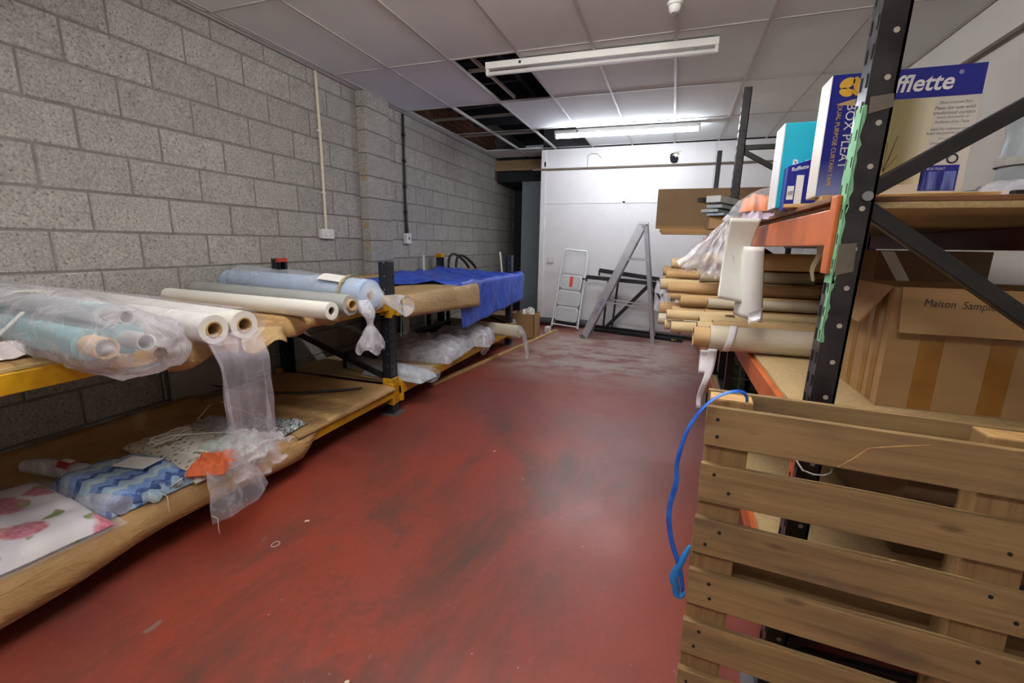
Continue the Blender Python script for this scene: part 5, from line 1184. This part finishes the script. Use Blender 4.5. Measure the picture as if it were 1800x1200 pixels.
for s in (-1, 1): obj('rubber_foot', MB().tube([(s * W2, 0, 0.0), (s * W2, 0, 0.035)], 0.018, 10), M_rubber, parent=st, local=True)
obj('latch', MB().box(W2 * 0.93 - 0.03, W2 * 0.93 + 0.02, -0.02, 0.015, 0.84, 0.865), M_rubber, parent=st, local=True)

# ---- aluminium stepladder, side on
ld = thing('stepladder', 'open aluminium stepladder standing side on before the back wall', 'stepladder', (2.5, 6.72, 0))
TOPZ = 1.66
for y in (6.56, 6.93):
    yt = 6.60 if y < 6.7 else 6.90
    f = obj('front_stile', MB().bar((2.055, y, 0.0), (2.79, yt, TOPZ), 0.03, 0.105), M_alu, parent=ld, bevel=0.004)
    if y < 6.7:
        dr = Vector((2.79 - 2.055, yt - y, TOPZ)).normalized(); nrm_ = Vector((0, -1, 0)); upv_ = dr.cross(nrm_).normalized()
        if upv_.x > 0: upv_ = -upv_
        base = Vector((2.055, y, 0)) + dr * 0.42 - upv_ * 0.022 + Vector((0, -0.0165, 0))
        mp_ = plain('ladder_print', (92, 92, 176), 0.5)
        for q_ in range(7):
            a_ = base + dr * (0.036 * q_); obj('printed_mark', MB().bar(a_ + Vector((0, -0.0004, 0)), a_ + upv_ * (0.045 if q_ != 3 else 0.03) + dr * (0.010 if q_ % 3 == 1 else 0.0) + Vector((0, -0.0004, 0)), 0.001, 0.012, tuple(dr)), mp_, parent=f)
    obj('rubber_foot', MB().bar((2.035, y, 0.0), (2.072, y, 0.045), 0.034, 0.09), plain('grey_rubber', (120, 120, 124), 0.6), parent=f)
    r = obj('rear_leg', MB().bar((3.05, y + 0.02, 0.0), (2.83, yt + 0.01, TOPZ - 0.03), 0.024, 0.052), M_alu, parent=ld, bevel=0.003)
    obj('stay', MB().bar((2.30, y + 0.005, 0.565), (2.985, y + 0.02, 0.50), 0.008, 0.022), M_alu, parent=ld)
    obj('stay', MB().bar((2.585, y + 0.005, 1.175), (2.90, y + 0.02, 1.165), 0.008, 0.022), M_alu, parent=ld)
for k in range(6):
    z = 0.24 + 0.235 * k; x = 2.055 + (2.79 - 2.055) * z / TOPZ
    obj('tread', MB().box(x - 0.035, x + 0.045, 6.575, 6.915, z - 0.012, z + 0.012), M_alu, parent=ld, bevel=0.003)
for z in (0.16, 0.75, 1.165): 
    x = 3.05 - 0.22 * z / TOPZ; obj('rear_bar', MB().bar((x, 6.58, z), (x, 6.95, z), 0.02, 0.03), M_alu, parent=ld)
obj('top_cap', MB().box(2.74, 2.86, 6.57, 6.93, TOPZ - 0.02, TOPZ + 0.02), M_alu, parent=ld, bevel=0.004)
obj('hinge', MB().tube([(2.80, 6.57, TOPZ - 0.04), (2.80, 6.55, TOPZ - 0.04)], 0.018, 10), M_galv, parent=ld)

# ---- black steel trestle frames and bars stacked against the wall
bfm = thing('trestle_frame', 'black steel trestle frame stacked behind the stepladder', 'frame', (2.6, 7.3, 0))
obj('rail', MB().bar((1.95, 7.20, 0.865), (3.02, 7.22, 0.80), 0.05, 0.06), M_black, parent=bfm, bevel=0.003)
obj('rail', MB().bar((2.12, 7.38, 0.965), (3.05, 7.34, 0.86), 0.05, 0.065), M_black, parent=bfm, bevel=0.003)
obj('rail_end', MB().box(1.94, 1.965, 7.18, 7.22, 0.80, 0.87), M_black, parent=bfm)
obj('rail_end', MB().box(2.11, 2.135, 7.36, 7.40, 0.88, 0.97), M_black, parent=bfm)
for (a, b) in (((2.24, 7.34, 0.02), (2.28, 7.34, 0.84)), ((2.38, 7.34, 0.05), (2.44, 7.34, 0.92)), ((2.28, 7.28, 0.03), (2.95, 7.28, 0.80)), ((2.22, 7.25, 0.0), (2.93, 7.25, 0.82)), ((2.96, 7.24, 0.78), (3.42, 7.26, 0.06)), ((3.10, 7.36, 0.78), (3.55, 7.36, 0.10)), ((2.98, 7.22, 0.0), (2.99, 7.22, 0.80))):
    obj('strut', MB().bar(a, b, 0.024, 0.03), M_black, parent=bfm, bevel=0.002)
for i, (a, b, lab) in enumerate((((2.02, 7.36, 0.06), (3.45, 6.98, 0.05), 'black steel bar on the floor, highest of the low stack'), ((2.12, 7.22, 0.025), (3.45, 6.86, 0.025), 'black steel bar on the floor, nearest the stepladder'), ((2.30, 7.42, 0.03), (3.60, 7.08, 0.03), 'black steel bar on the floor, nearest the back wall'))):
    obj('steel_bar', MB().bar(a, b, 0.06, 0.05), M_black, bevel=0.004, label=lab, cat='bar', group='black steel bars by the back wall')
# ---- small litter on the floor
for i, (x, y, s, lab) in enumerate(((1.62, 1.55, 0.012, 'tiny cream paper chip on the red floor by the rack'), (2.36, 0.93, 0.008, 'white fleck of litter in the middle of the stained floor'), (2.65, 0.62, 0.010, 'pale scrap of film on the floor near the camera'), (3.95, 1.75, 0.012, 'white paint flake on the floor behind the pallet'), (2.2, 2.6, 0.010, 'small pale chip on the floor past the middle upright'))):
    obj('litter', MB().prism([(-s, -s * .6), (s, -s * .5), (s * .9, s * .6), (-s * .7, s * .5)], 0.0015, lambda a, b, t, x=x, y=y: (x + a * .8 - b * .5, y + b * .8 + a * .5, 0.0005 + t)), plain('litter_%d' % i, (222, 208, 184), 0.7), label=lab, cat='litter')
obj('string_curl', MB().tube([(1.62 + 0.016 * math.cos(a * .7), 1.36 + 0.02 * math.sin(a * .7), 0.002) for a in range(10)], 0.0012, 5), M_string, label='tiny curl of string on the red floor below the drooping plastic', cat='string')
